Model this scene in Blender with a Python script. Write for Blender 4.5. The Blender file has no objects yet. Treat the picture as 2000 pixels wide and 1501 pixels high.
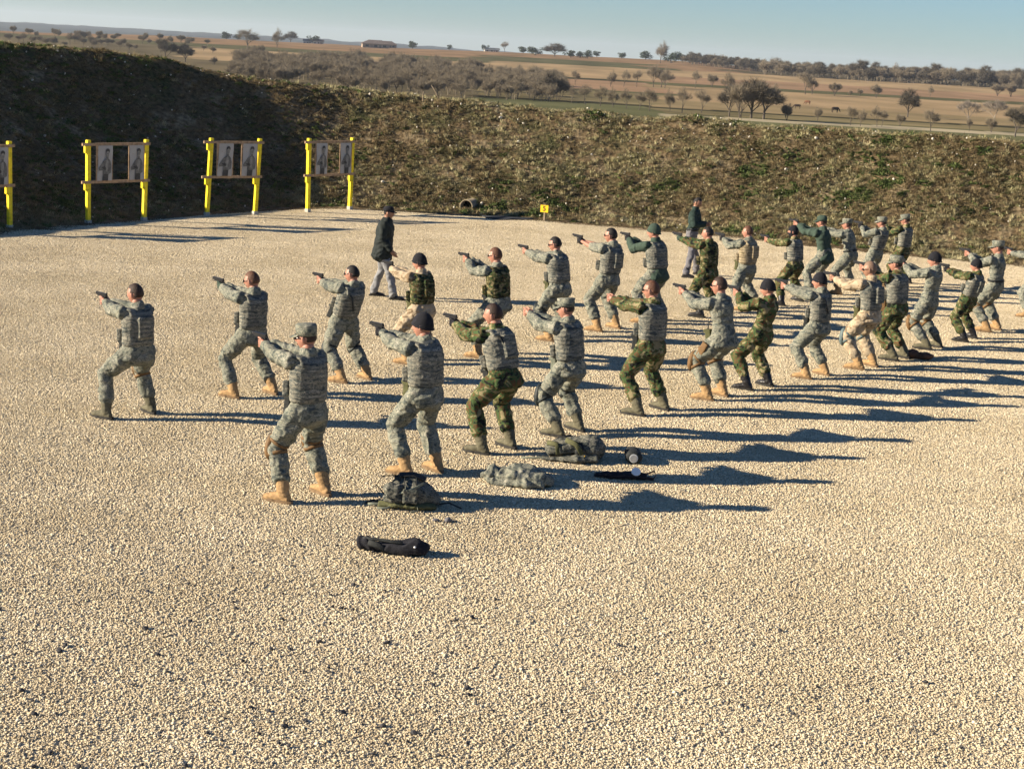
import bpy, math, random
import numpy as np
from mathutils import Vector, Matrix
random.seed(7); rng = np.random.default_rng(7)
S = bpy.context.scene
COL = S.collection
# ---------------------------------------------------------------- camera
F, HC, YC = 3200.0, 4.6, 97.0            # focal length (px of a 2000 px wide frame), eye height, horizon row
ROLL = math.atan(.0545)
PITCH = math.atan((750-YC)*math.cos(ROLL)/F)
cr, sr, cp, sp = math.cos(ROLL), math.sin(ROLL), math.cos(PITCH), math.sin(PITCH)
cam = bpy.data.cameras.new('camera'); camo = bpy.data.objects.new('camera', cam); COL.objects.link(camo)
fw = Vector((0, cp, -sp)); up0 = Vector((0, sp, cp)); rt0 = Vector((1, 0, 0))
rt = rt0*cr + up0*sr; up = up0*cr - rt0*sr
camo.matrix_world = Matrix(((rt.x, up.x, -fw.x, 0), (rt.y, up.y, -fw.y, 0), (rt.z, up.z, -fw.z, HC), (0, 0, 0, 1)))
cam.sensor_width = 36; cam.lens = 36*F/2000; cam.clip_start = .1; cam.clip_end = 30000
S.camera = camo
# ---------------------------------------------------------------- sky, sun, exposure
SUN_EL = math.radians(20.5); SUN_DIR = math.radians(6.5)     # light travels along +X, turned a little away from the camera
W = bpy.data.worlds.new('World'); S.world = W; W.use_nodes = True
nt = W.node_tree; bg = nt.nodes['Background']
sky = nt.nodes.new('ShaderNodeTexSky'); sky.sky_type = 'NISHITA'; sky.sun_disc = False
sky.sun_elevation = SUN_EL
to_sun = Vector((-math.cos(SUN_DIR), -math.sin(SUN_DIR), math.tan(SUN_EL))).normalized()
sky.sun_rotation = math.atan2(to_sun.x, to_sun.y)
sky.air_density = 1.0; sky.dust_density = 0.0; sky.ozone_density = 3.0
tint = nt.nodes.new('ShaderNodeMix'); tint.data_type = 'RGBA'; tint.blend_type = 'MULTIPLY'; tint.inputs[0].default_value = 1
tint.inputs[7].default_value = (.44, .59, .80, 1); nt.links.new(sky.outputs[0], tint.inputs[6]); nt.links.new(tint.outputs[2], bg.inputs[0]); bg.inputs[1].default_value = .060
sl = bpy.data.lights.new('sun', 'SUN'); sl.energy = 5.0; sl.angle = math.radians(.5); sl.color = (1, .875, .685)
so = bpy.data.objects.new('sun', sl); COL.objects.link(so)
so.rotation_mode = 'QUATERNION'; so.rotation_quaternion = to_sun.to_track_quat('Z', 'Y')
so.location = (-30, -4, 30)
S.view_settings.view_transform = 'Standard'; S.view_settings.look = 'None'
S.view_settings.exposure = 1.30; S.view_settings.gamma = 1
S.render.engine = 'CYCLES'; S.cycles.max_bounces = 5; S.cycles.diffuse_bounces = 1
S.cycles.use_denoising = True

# ---------------------------------------------------------------- layout helpers
def ray(x, y):
    u, v = x-1000, y-750
    uu = u*cr+v*sr; vv = -u*sr+v*cr
    return np.array([uu, F*cp-vv*sp, -F*sp-vv*cp])
def gnd(x, y, z=0.0):
    r = ray(x, y); return r[:2]*((z-HC)/r[2])
def proj(P):
    X, Y, Z = P[0], P[1], P[2]-HC
    w = Y*cp-Z*sp; vv = (-Y*sp-Z*cp)*F/w; uu = X*F/w
    return 1000+uu*cr-vv*sr, 750+uu*sr+vv*cr
# ---------------------------------------------------------------- noise
def _h(i, j, k, s):
    n = (i*374761393 + j*668265263 + k*2147483647 + s*974711) & 0xffffffff
    n = ((n ^ (n >> 13))*1274126177) & 0xffffffff
    return ((n ^ (n >> 16)) & 0xffff)/65535.0
def vnoise(p, seed=0):
    p = np.asarray(p, float); i = np.floor(p).astype(np.int64); f = p-i; f = f*f*(3-2*f)
    r = 0
    for dx in (0, 1):
        for dy in (0, 1):
            for dz in (0, 1):
                w = (f[:, 0] if dx else 1-f[:, 0])*(f[:, 1] if dy else 1-f[:, 1])*(f[:, 2] if dz else 1-f[:, 2])
                r = r + w*_h(i[:, 0]+dx, i[:, 1]+dy, i[:, 2]+dz, seed)
    return r*2-1
def fbm(p, o=4, seed=0):
    p = np.asarray(p, float); r = 0; a = 1
    for k in range(o):
        r = r + a*vnoise(p*(2**k), seed+k); a *= .5
    return r
# ---------------------------------------------------------------- materials
def newmat(name):
    m = bpy.data.materials.new(name); m.use_nodes = True
    n = m.node_tree.nodes; b = n['Principled BSDF']
    return m, n, m.node_tree.links, b
def ramp(n, cols, pos, const=False):
    r = n.new('ShaderNodeValToRGB'); e = r.color_ramp.elements
    while len(e) < len(cols): e.new(.5)
    for q, c, p in zip(e, cols, pos): q.position = p; q.color = (*c, 1)
    if const: r.color_ramp.interpolation = 'CONSTANT'
    return r
def simple(name, col, rough=.7, var=.25, scale=25, bump=.15, metal=0, bscale=60, spec=.3):
    m, n, l, b = newmat(name)
    tc = n.new('ShaderNodeTexCoord'); no = n.new('ShaderNodeTexNoise'); no.inputs['Scale'].default_value = scale
    no.inputs['Detail'].default_value = 4
    l.new(tc.outputs['Object'], no.inputs['Vector'])
    lo = tuple(c*(1-var) for c in col); hi = tuple(min(1, c*(1+var)) for c in col)
    r = ramp(n, [lo, hi], [.3, .7]); l.new(no.outputs['Fac'], r.inputs[0]); l.new(r.outputs[0], b.inputs['Base Color'])
    b.inputs['Roughness'].default_value = rough; b.inputs['Metallic'].default_value = metal
    b.inputs['Specular IOR Level'].default_value = spec
    if bump:
        n2 = n.new('ShaderNodeTexNoise'); n2.inputs['Scale'].default_value = bscale; l.new(tc.outputs['Object'], n2.inputs['Vector'])
        bp = n.new('ShaderNodeBump'); bp.inputs['Strength'].default_value = bump; bp.inputs['Distance'].default_value = .01
        l.new(n2.outputs['Fac'], bp.inputs['Height']); l.new(bp.outputs[0], b.inputs['Normal'])
    return m
def camo(name, cols, pos, scale, stretch=(1, 1, 1), detail=2, dist=1.5, webbing=False):
    m, n, l, b = newmat(name)
    tc = n.new('ShaderNodeTexCoord'); oi = n.new('ShaderNodeObjectInfo')
    mp = n.new('ShaderNodeMapping'); mp.inputs['Scale'].default_value = stretch
    mul = n.new('ShaderNodeMath'); mul.operation = 'MULTIPLY'; mul.inputs[1].default_value = 37.0
    l.new(oi.outputs['Random'], mul.inputs[0])
    no = n.new('ShaderNodeTexNoise'); no.noise_dimensions = '4D'; no.inputs['Scale'].default_value = scale
    no.inputs['Detail'].default_value = detail; no.inputs['Distortion'].default_value = dist; no.inputs['Roughness'].default_value = .6
    l.new(tc.outputs['Object'], mp.inputs[0]); l.new(mp.outputs[0], no.inputs['Vector']); l.new(mul.outputs[0], no.inputs['W'])
    r = ramp(n, cols, pos, True); l.new(no.outputs['Fac'], r.inputs[0])
    # cloth fade / dust
    n3 = n.new('ShaderNodeTexNoise'); n3.inputs['Scale'].default_value = 9; n3.inputs['Detail'].default_value = 5
    l.new(tc.outputs['Object'], n3.inputs['Vector'])
    r3 = ramp(n, [(.72, .72, .72), (1.15, 1.13, 1.1)], [.3, .7]); l.new(n3.outputs['Fac'], r3.inputs[0])
    mx = n.new('ShaderNodeMix'); mx.data_type = 'RGBA'; mx.blend_type = 'MULTIPLY'; mx.inputs[0].default_value = 1
    l.new(r.outputs[0], mx.inputs[6]); l.new(r3.outputs[0], mx.inputs[7])
    out = mx.outputs[2]
    if webbing:
        sx = n.new('ShaderNodeSeparateXYZ'); l.new(tc.outputs['Object'], sx.inputs[0])
        w = n.new('ShaderNodeTexWave'); w.bands_direction = 'Z'; w.inputs['Scale'].default_value = 6.4
        w.inputs['Distortion'].default_value = 2.2; w.inputs['Detail'].default_value = 1
        l.new(tc.outputs['Object'], w.inputs['Vector'])
        rw = ramp(n, [(.74, .74, .74), (1.15, 1.13, 1.08)], [.35, .62]); l.new(w.outputs['Fac'], rw.inputs[0])
        m2 = n.new('ShaderNodeMix'); m2.data_type = 'RGBA'; m2.blend_type = 'MULTIPLY'; m2.inputs[0].default_value = .7
        l.new(out, m2.inputs[6]); l.new(rw.outputs[0], m2.inputs[7]); out = m2.outputs[2]
    l.new(out, b.inputs['Base Color'])
    b.inputs['Roughness'].default_value = .9; b.inputs['Specular IOR Level'].default_value = .15
    n2 = n.new('ShaderNodeTexNoise'); n2.inputs['Scale'].default_value = 17; n2.inputs['Detail'].default_value = 5; l.new(tc.outputs['Object'], n2.inputs['Vector'])
    bp = n.new('ShaderNodeBump'); bp.inputs['Strength'].default_value = .6; bp.inputs['Distance'].default_value = .03
    l.new(n2.outputs['Fac'], bp.inputs['Height']); l.new(bp.outputs[0], b.inputs['Normal'])
    return m
ABU = ([(.075, .085, .078), (.15, .16, .13), (.235, .23, .18), (.10, .112, .098), (.28, .27, .22)], [0, .42, .475, .535, .585])
WDL = ([(.012, .013, .011), (.05, .082, .03), (.11, .058, .028), (.055, .09, .032), (.23, .19, .105)], [0, .42, .485, .535, .585])
DES = ([(.20, .145, .09), (.35, .275, .185), (.40, .325, .23), (.27, .205, .135)], [0, .40, .5, .64])
M = {}
M['abu'] = camo('grey_tiger_camouflage', *ABU, 7, (1, 1, 1.8), 5, 1.4)
M['abuvest'] = camo('grey_camouflage_webbing', [(.06, .07, .07), (.13, .135, .12), (.21, .20, .165), (.085, .095, .09), (.27, .255, .21)], ABU[1], 7, (1, 1, 3.2), 4, 1, True)
M['gearcamo'] = camo('dark_grey_camouflage', [(.03, .036, .036), (.09, .095, .08), (.16, .155, .125), (.05, .055, .05), (.22, .21, .175)], ABU[1], 9, (1, 1, 1.8), 5, 1.4)
M['wdl'] = camo('woodland_camouflage', *WDL, 5.2, (1, 1, 1.5), 2.5, 1.3)
M['wdlvest'] = camo('woodland_webbing', [tuple(c*.8 for c in q) for q in WDL[0]], WDL[1], 8, (1, 1, 1.5), 1.5, 1.6, True)
M['des'] = camo('desert_camouflage', *DES, 6, (1, 1, 1.8), 1.5, 1.4)
M['tanvest'] = camo('tan_webbing', [(.16, .13, .08), (.25, .2, .13), (.3, .25, .17), (.2, .17, .11)], DES[1], 9, (1, 1, 2), 2, 1, True)
M['skin'] = simple('skin', (.37, .175, .12), .5, .12, 30, .05)
M['skinw'] = simple('pale_skin', (.56, .32, .24), .5, .12, 30, .05)
M['skint'] = simple('tanned_skin', (.29, .15, .095), .5, .12, 30, .05)
M['blackcloth'] = simple('black_knit', (.012, .012, .016), .95, .3, 30, .4, 0, 120)
M['greencloth'] = simple('green_fleece', (.040, .062, .046), .95, .2, 20, .4, 0, 60)
M['darkgreen'] = simple('dark_green_sweater', (.020, .036, .030), .95, .2, 20, .4, 0, 60)
M['navy'] = simple('black_green_jacket', (.010, .015, .014), .8, .25, 8, .4, 0, 20)
M['greyslacks'] = simple('grey_slacks', (.13, .125, .135), .85, .2, 12, .3, 0, 25)
M['greytrousers'] = simple('light_grey_trousers', (.19, .19, .195), .85, .18, 12, .4, 0, 25)
M['tanboot'] = simple('tan_suede', (.33, .205, .095), .85, .25, 20, .3)
M['sageboot'] = simple('sage_suede', (.105, .095, .06), .85, .25, 20, .3)
M['blackboot'] = simple('black_leather', (.014, .013, .014), .4, .3, 20, .2)
M['solet'] = simple('tan_rubber', (.17, .11, .06), .9, .2)
M['soled'] = simple('dark_rubber', (.03, .028, .025), .9, .2)
M['hairb'] = simple('dark_brown_hair', (.035, .018, .012), .6, .4, 60, .6, 0, 150)
M['hairr'] = simple('reddish_brown_hair', (.10, .042, .022), .6, .35, 60, .6, 0, 150)
M['hairk'] = simple('black_hair', (.012, .009, .008), .6, .4, 60, .6, 0, 150)
M['hairs'] = simple('shaved_hair', (.20, .125, .085), .7, .2, 60, .3, 0, 150)
M['gun'] = simple('gunmetal', (.022, .022, .024), .38, .2, 30, .05, .5)
M['gungrip'] = simple('black_polymer', (.016, .016, .016), .7, .2)
M['glass'] = simple('dark_lens', (.008, .008, .008), .12, .1, 5, 0, 0, 10, .6)
M['eye'] = simple('eye_dark', (.05, .035, .03), .3, .2, 5, 0)
M['lip'] = simple('lips', (.36, .15, .12), .5, .1, 20, 0)
M['brownpad'] = simple('brown_kneepad', (.14, .078, .03), .7, .25, 20, .2)
M['blackpad'] = simple('black_kneepad', (.015, .02, .02), .6, .25, 20, .2)
M['greypad'] = simple('grey_kneepad', (.085, .115, .115), .6, .25, 20, .2)
M['olive'] = simple('olive_nylon', (.085, .085, .035), .8, .3, 20, .3)
M['darknylon'] = simple('black_nylon', (.016, .018, .018), .75, .3, 20, .3)
M['yellow'] = simple('yellow_paint', (.86, .66, .012), .5, .16, 14, .2, 0, 30)
M['yellowband'] = simple('yellow_plastic', (.75, .42, .02), .5, .1)
M['lath'] = simple('weathered_lath', (.36, .24, .14), .85, .3, 14, .3, 0, 40)
M['whitebase'] = simple('white_footing', (.42, .40, .34), .8, .15)
M['paper'] = simple('target_paper', (.40, .385, .36), .85, .05, 8, .05)
M['print1'] = simple('printed_mid_grey', (.15, .145, .13), .85, .35, 14, 0)
M['print2'] = simple('printed_dark_grey', (.07, .068, .062), .85, .35, 14, 0)
M['print3'] = simple('printed_light_grey', (.25, .24, .215), .85, .25, 14, 0)
M['bark'] = simple('grey_bark', (.10, .082, .066), .95, .3, 3, 0)
M['barkpale'] = simple('pale_bark', (.26, .22, .175), .95, .3, 3, 0)
M['twig'] = simple('bare_twigs', (.21, .172, .118), .95, .35, .6, 0)
M['twigdark'] = simple('dark_bare_twigs', (.12, .102, .075), .95, .35, .6, 0)
M['cedar'] = simple('cedar_foliage', (.035, .052, .026), .9, .4, .8, 0)
M['wall'] = simple('pale_house_wall', (.50, .47, .42), .8, .1, 1, 0)
M['wallb'] = simple('brown_house_wall', (.28, .21, .15), .8, .15, 1, 0)
M['roof'] = simple('grey_brown_roof', (.13, .10, .085), .9, .2, 1, 0)
M['roofg'] = simple('grey_roof', (.16, .17, .17), .8, .2, 1, 0)
M['window'] = simple('window_glass', (.02, .022, .025), .2, .1, 1, 0)
M['white'] = simple('white_plastic', (.74, .74, .72), .5, .05, 10, 0)
M['concrete'] = simple('old_concrete', (.25, .205, .14), .9, .25, 8, .3)
M['pipeshade'] = simple('painted_pipe_shade', (.02, .018, .014), .95, .3, 4, .2)
M['darkpatch'] = simple('dark_patch_grey', (.03, .034, .038), .8, .35, 6, .3)
M['cow'] = simple('dark_hide', (.03, .018, .012), .8, .3, 2, 0)
M['cowb'] = simple('brown_hide', (.12, .05, .022), .8, .3, 2, 0)
M['cloth_tan'] = simple('brown_leather', (.10, .045, .025), .6, .35, 20, .3)
M['greystrap'] = simple('sage_strap', (.16, .17, .13), .85, .2, 20, .2)
M['stick'] = simple('dead_wood', (.30, .23, .15), .9, .3, 8, .2)
M['rock'] = simple('pale_limestone', (.62, .56, .45), .9, .15, 10, .2)

# ---------------------------------------------------------------- object helpers
def tag(o, label=None, cat=None, group=None, kind=None):
    if label: o['label'] = label
    if cat: o['category'] = cat
    if group: o['group'] = group
    if kind: o['kind'] = kind
    return o
class MB:
    def __init__(s): s.v = []; s.f = []; s.m = []; s.n = 0
    def add(s, v, f, m=0):
        v = np.asarray(v, float).reshape(-1, 3); b = s.n
        s.v.append(v); s.n += len(v)
        for q in f: s.f.append(tuple(int(i)+b for i in q)); s.m.append(m)
        return s
    def box(s, c, h, R=None, m=0):
        v = np.array([[x, y, z] for x in (-1, 1) for y in (-1, 1) for z in (-1, 1)], float)*np.asarray(h)
        if R is not None: v = v@np.asarray(R).T
        f = [(0, 1, 3, 2), (4, 6, 7, 5), (0, 4, 5, 1), (2, 3, 7, 6), (0, 2, 6, 4), (1, 5, 7, 3)]
        return s.add(v+np.asarray(c), f, m)
    def tube(s, P, R, n=12, side=(0, 1, 0), m=0, cap=True):
        """P points, R list of radius or (side radius, other radius)"""
        P = [np.asarray(p, float) for p in P]; R = [(r, r) if np.isscalar(r) else r for r in R]
        side = np.asarray(side, float)
        PP, RR = list(P), list(R)
        if cap:
            d0 = P[0]-P[1]; d0 /= np.linalg.norm(d0)+1e-9; d1 = P[-1]-P[-2]; d1 /= np.linalg.norm(d1)+1e-9
            r0, r1 = min(R[0]), min(R[-1])
            PP = [P[0]+d0*r0*.45, P[0]+d0*r0*.28]+PP+[P[-1]+d1*r1*.28, P[-1]+d1*r1*.45]
            RR = [(R[0][0]*.35, R[0][1]*.35), (R[0][0]*.78, R[0][1]*.78)]+RR+[(R[-1][0]*.78, R[-1][1]*.78), (R[-1][0]*.35, R[-1][1]*.35)]
        rings = []
        for i, (p, r) in enumerate(zip(PP, RR)):
            t = PP[min(i+1, len(PP)-1)]-PP[max(i-1, 0)]; t = t/(np.linalg.norm(t)+1e-9)
            u = side-t*np.dot(side, t)
            if np.linalg.norm(u) < 1e-3: u = np.cross(t, (1, 0, 0.01))
            u /= np.linalg.norm(u); w = np.cross(t, u)
            a = np.arange(n)*2*np.pi/n
            rings.append(p+np.outer(np.cos(a)*r[0], u)+np.outer(np.sin(a)*r[1], w))
        v = np.concatenate(rings); f = []
        for i in range(len(rings)-1):
            for j in range(n):
                f.append((i*n+j, i*n+(j+1) % n, (i+1)*n+(j+1) % n, (i+1)*n+j))
        f.append(tuple(range(n-1, -1, -1))); f.append(tuple((len(rings)-1)*n+j for j in range(n)))
        return s.add(v, f, m)
    def ell(s, c, r, R=None, nu=14, nv=9, m=0):
        th = np.linspace(0, np.pi, nv+1)[1:-1]; ph = np.arange(nu)*2*np.pi/nu
        v = [(0, 0, 1)]+[(math.sin(t)*math.cos(p), math.sin(t)*math.sin(p), math.cos(t)) for t in th for p in ph]+[(0, 0, -1)]
        v = np.array(v)*np.asarray(r)
        if R is not None: v = v@np.asarray(R).T
        f = [(0, 1+j, 1+(j+1) % nu) for j in range(nu)]
        for i in range(nv-2):
            for j in range(nu): a = 1+i*nu; f.append((a+j, a+nu+j, a+nu+(j+1) % nu, a+(j+1) % nu))
        a = 1+(nv-2)*nu; L = len(v)-1
        f += [(a+j, L, a+(j+1) % nu) for j in range(nu)]
        return s.add(v+np.asarray(c), f, m)
    def mesh(s, name, smooth=True):
        me = bpy.data.meshes.new(name); me.from_pydata(np.concatenate(s.v).tolist(), [], s.f)
        me.polygons.foreach_set('material_index', s.m)
        if smooth: me.polygons.foreach_set('use_smooth', [True]*len(me.polygons))
        me.update(); return me
def link(name, me, mats=None, parent=None, loc=None, rotz=0):
    o = bpy.data.objects.new(name, me)
    if mats is not None:
        for m in (mats if isinstance(mats, (list, tuple)) else [mats]): me.materials.append(m)
    COL.objects.link(o)
    if parent: o.parent = parent
    if loc is not None: o.location = loc
    if rotz: o.rotation_euler = (0, 0, rotz)
    return o
PEND = []
def soft(name, mb, mat, parent=None, voxel=.012, fold=.006, ff=(14, 14, 20), seed=0, smooth=2, post=None, **kw):
    """one welded surface: overlapping volumes merged by voxel remesh, then creased like cloth"""
    o = link(name, mb.mesh(name), mat, parent, **kw)
    md = o.modifiers.new('r', 'REMESH'); md.mode = 'VOXEL'; md.voxel_size = voxel; md.use_smooth_shade = True
    if smooth:
        sm = o.modifiers.new('s', 'SMOOTH'); sm.iterations = smooth; sm.factor = .5
    PEND.append((o, fold, ff, seed, post, mat)); return o
def finish():
    dg = bpy.context.evaluated_depsgraph_get(); dg.update()
    new = []
    for o, *_ in PEND: new.append(bpy.data.meshes.new_from_object(o.evaluated_get(dg)))
    for (o, fold, ff, seed, post, mat), me in zip(PEND, new):
        n = len(me.vertices); v = np.empty(n*3); me.vertices.foreach_get('co', v); v = v.reshape(-1, 3)
        if fold:
            no = np.empty(n*3); me.vertices.foreach_get('normal', no); no = no.reshape(-1, 3)
            q = v*np.asarray(ff)*.62+seed*7.3
            q = q+.8*np.stack([vnoise(v*5+seed, 3), vnoise(v*5+seed, 4), vnoise(v*5+seed, 5)], 1)
            d = (1-2*np.abs(vnoise(q, seed)))*.65+.5*vnoise(q*2.1, seed+9)
            v = v+no*(d*fold)[:, None]
        if post: v = post(v)
        me.vertices.foreach_set('co', v.ravel())
        me.polygons.foreach_set('use_smooth', [True]*len(me.polygons))
        old = o.data; o.modifiers.clear(); o.data = me
        me.materials.clear()
        for m in (mat if isinstance(mat, (list, tuple)) else [mat]): me.materials.append(m)
        me.update(); nm = old.name; bpy.data.meshes.remove(old); me.name = nm
    PEND.clear()
def empty(name, loc, rotz=0):
    o = bpy.data.objects.new(name, None); COL.objects.link(o); o.location = loc; o.rotation_euler = (0, 0, rotz)
    o.empty_display_size = .2; return o
# scatter: one object of points whose geometry nodes instance small shapes (gravel, grass)
def scatter(name, pts, rots, scales, protos, idx=None):
    me = bpy.data.meshes.new(name); me.from_pydata(np.asarray(pts).tolist(), [], [])
    a = me.attributes.new('rot', 'FLOAT_VECTOR', 'POINT'); a.data.foreach_set('vector', np.asarray(rots, float).ravel())
    a = me.attributes.new('scl', 'FLOAT_VECTOR', 'POINT'); a.data.foreach_set('vector', np.asarray(scales, float).ravel())
    a = me.attributes.new('idx', 'INT', 'POINT'); a.data.foreach_set('value', np.asarray(idx if idx is not None else rng.integers(0, len(protos), len(pts))).astype(np.int32))
    o = bpy.data.objects.new(name, me); COL.objects.link(o)
    g = bpy.data.node_groups.new(name, 'GeometryNodeTree')
    g.interface.new_socket('Geometry', in_out='INPUT', socket_type='NodeSocketGeometry')
    g.interface.new_socket('Geometry', in_out='OUTPUT', socket_type='NodeSocketGeometry')
    N, L = g.nodes, g.links
    gi = N.new('NodeGroupInput'); go = N.new('NodeGroupOutput'); ip = N.new('GeometryNodeInstanceOnPoints')
    jg = N.new('GeometryNodeJoinGeometry')
    for p in reversed(protos):
        oi = N.new('GeometryNodeObjectInfo'); oi.inputs['Object'].default_value = p; oi.inputs['As Instance'].default_value = True
        L.new(oi.outputs['Geometry'], jg.inputs[0])
    def attr(nm, t):
        q = N.new('GeometryNodeInputNamedAttribute'); q.data_type = t; q.inputs[0].default_value = nm; return q.outputs['Attribute']
    L.new(gi.outputs[0], ip.inputs['Points']); L.new(jg.outputs[0], ip.inputs['Instance'])
    ip.inputs['Pick Instance'].default_value = True
    L.new(attr('idx', 'INT'), ip.inputs['Instance Index'])
    er = N.new('FunctionNodeEulerToRotation'); L.new(attr('rot', 'FLOAT_VECTOR'), er.inputs[0]); L.new(er.outputs[0], ip.inputs['Rotation'])
    L.new(attr('scl', 'FLOAT_VECTOR'), ip.inputs['Scale']); L.new(ip.outputs[0], go.inputs[0])
    md = o.modifiers.new('scatter', 'NODES'); md.node_group = g
    return o
def proto(name, me, mats):
    for m in mats: me.materials.append(m)
    return bpy.data.objects.new(name, me)     # left out of the scene: only its instances show
ORDS = ['first', 'second', 'third', 'fourth', 'fifth', 'sixth', 'seventh', 'eighth', 'ninth', 'tenth', 'eleventh', 'twelfth', 'thirteenth', 'fourteenth', 'fifteenth', 'sixteenth', 'seventeenth', 'eighteenth', 'nineteenth', 'twentieth']
def ORD(i): return ORDS[i]
M['yellowp'] = simple('yellow_sign_paint', (.85, .50, .01), .5, .05)
# ================================================================ SETTING
# --- far terrain -------------------------------------------------
DK = np.array([0, 50, 70, 100, 150, 200, 300, 450, 600, 800, 1000, 1200, 1500, 2500, 3500, 5000, 6500, 9000.])
PX = np.array([-400, 0, 300, 700, 1000, 1300, 1500, 2000, 2600.])
near = [-.5, -.5, -.6, -1.3, -2.2, -2.9, -4.2, -5, -4]
def fartab():
    t = []
    for rest in ([-2.2, -1.4, -1.8, -4, -14, -10, 7, 4, -20], [-2.2, -1.2, -1.4, -3, -14, -10, 6, 4, -20],
                 [-1.8, .3, .8, 0, -12, -8, 4.6, 2, -20], [-1.5, .4, 1.3, .8, -12, -8, 3.2, 0, -20],
                 [-1.5, 1.2, 2.6, 2, -12, -12, -6, -10, -20], [-1.5, 1.2, 2.9, 2.4, -12, -12, -8, -10, -20],
                 [-.9, 0, .6, 0, -12, -12, -8, -10, -20], [-.8, -.6, -.5, -1, -12, -12, -8, -10, -20], [-.8, -.6, -.5, -1, -12, -12, -8, -10, -20]):
        t.append(near+rest)
    return np.array(t)
FT = fartab()
def terr_z(x, y):
    x = np.asarray(x, float); y = np.asarray(y, float)
    d = np.hypot(x, y); px = np.where(y > 1, 1000+F*x/np.maximum(y, 1), np.where(x > 0, 2600, -400)); px = np.clip(px, -400, 2600)
    k = np.clip(np.searchsorted(PX, px)-1, 0, len(PX)-2); w = (px-PX[k])/(PX[k+1]-PX[k]); w = w*w*(3-2*w)
    cols = np.stack([np.interp(d, DK, FT[i]) for i in range(len(PX))], -1)
    z = np.take_along_axis(cols, k[..., None], -1)[..., 0]*(1-w)+np.take_along_axis(cols, k[..., None]+1, -1)[..., 0]*w
    return z
def on_terrain(px, delta_y):
    """point of the terrain seen delta_y px under the horizon at column px"""
    a = (px-1000)/F; best = None
    for d in np.concatenate([np.arange(90, 1300, 3.0)]):
        x, y = d*a/math.hypot(1, a), d/math.hypot(1, a)
        z = float(terr_z(np.array([x]), np.array([y]))[0]); D = (HC-z)*F/y
        if D <= delta_y: return np.array([x, y, z])
    return np.array([x, y, z])
def hor(px): return YC+(px-1000)*.0545
def at_px(px, py): return on_terrain(px, py-hor(px))
C = dict(tan=(.30, .215, .125), brown=(.225, .145, .085), pink=(.27, .175, .11), olive=(.095, .09, .048), green=(.12, .12, .062),
         wheat=(.19, .155, .085), dark=(.04, .038, .024), far=(.030, .040, .038), scrub=(.13, .105, .065), road=(.33, .28, .19), litter=(.10, .08, .05))
def cover(px, D, d):
    j = 0
    if d > 2000: return C['far']
    if d < 120: return C['green'] if d > 60 else C['olive']
    if px > 1250:
        if D < 21: return C['litter'] if px > 1420 else C['brown']
        if D < 33: return C['tan']
        if D < 46: return C['pink']
        if D < 51: return C['olive']
        if D < 78: return C['tan']
        if D < 93: return tuple(np.array(C['tan'])*.5+np.array(C['wheat'])*.5)
        if D < 95.5: return C['dark']  # shadow of a fence, painted as a dark line on the field
        if D < 103: return C['wheat']
        if D < 105: return C['olive']
        if D < 110: return C['road']
        return C['green']
    if px > 900:
        if D < 13: return C['brown']
        if D < 22: return C['olive']
        if D < 46: return C['tan']
        if D < 49: return C['dark']
        if D < 66: return C['pink']
        if D < 69: return C['olive']
        if D < 90: return C['wheat']
        if D < 93: return C['dark']
        return C['green']
    if D < 20: return C['brown']
    if D < 27: return C['olive']
    if D < 50 and px > 350: return C['tan']
    return C['scrub']
az = np.unique(np.concatenate([np.radians(np.arange(-180, -24, 6.)), np.radians(np.arange(-24, 24.01, .16)), np.radians(np.arange(24, 180.1, 6.))]))
rr = np.unique(np.concatenate([np.array([0.5, 20, 40]), np.geomspace(50, 150, 14), np.arange(150, 1300, 4.5), np.geomspace(1300, 9000, 40)]))
A, R_ = np.meshgrid(az, rr); X = R_*np.sin(A); Y = R_*np.cos(A); Z = terr_z(X, Y)
Z = Z+fbm(np.stack([X.ravel()/90, Y.ravel()/90, 0*X.ravel()], 1), 3, 5).reshape(X.shape)*np.interp(R_, [90, 200, 1200, 3000, 6000], [0, .22, .22, 2.2, 4.5])
na, nr = len(az), len(rr)
idx = np.arange(na*nr).reshape(nr, na)
f = np.stack([idx[:-1, :-1], idx[:-1, 1:], idx[1:, 1:], idx[1:, :-1]], -1).reshape(-1, 4)[:, ::-1]
me = bpy.data.meshes.new('terrain'); me.from_pydata(np.stack([X, Y, Z], -1).reshape(-1, 3).tolist(), [], f.tolist())
me.polygons.foreach_set('use_smooth', [True]*len(me.polygons))
ca = me.color_attributes.new('cover', 'FLOAT_COLOR', 'POINT')
nz = fbm(np.stack([X.ravel()/60, Y.ravel()/40, 0*X.ravel()], 1), 3, 8).reshape(X.shape)
cc = np.ones((nr, na, 4))
for i in range(nr):
    for k in range(na):
        y = Y[i, k]
        if y < 5 or abs(A[i, k]) > .45: cc[i, k, :3] = C['olive']; continue
        px = 1000+F*X[i, k]/y; base = float(HC-Z[i, k])*F/y
        cc[i, k, :3] = cover(px+nz[i, k]*60, base+nz[i, k]*.6, R_[i, k])
ca.data.foreach_set('color', cc.ravel())
m, n, l, b = newmat('field_cover')
at = n.new('ShaderNodeVertexColor'); at.layer_name = 'cover'
ge = n.new('ShaderNodeNewGeometry'); no = n.new('ShaderNodeTexNoise'); no.inputs['Scale'].default_value = .05; no.inputs['Detail'].default_value = 6
mp = n.new('ShaderNodeMapping'); mp.inputs['Scale'].default_value = (1, .35, 1)
l.new(ge.outputs['Position'], mp.inputs[0]); l.new(mp.outputs[0], no.inputs['Vector'])
r = ramp(n, [(.72, .74, .7), (1.22, 1.2, 1.15)], [.32, .68]); l.new(no.outputs['Fac'], r.inputs[0])
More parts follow.
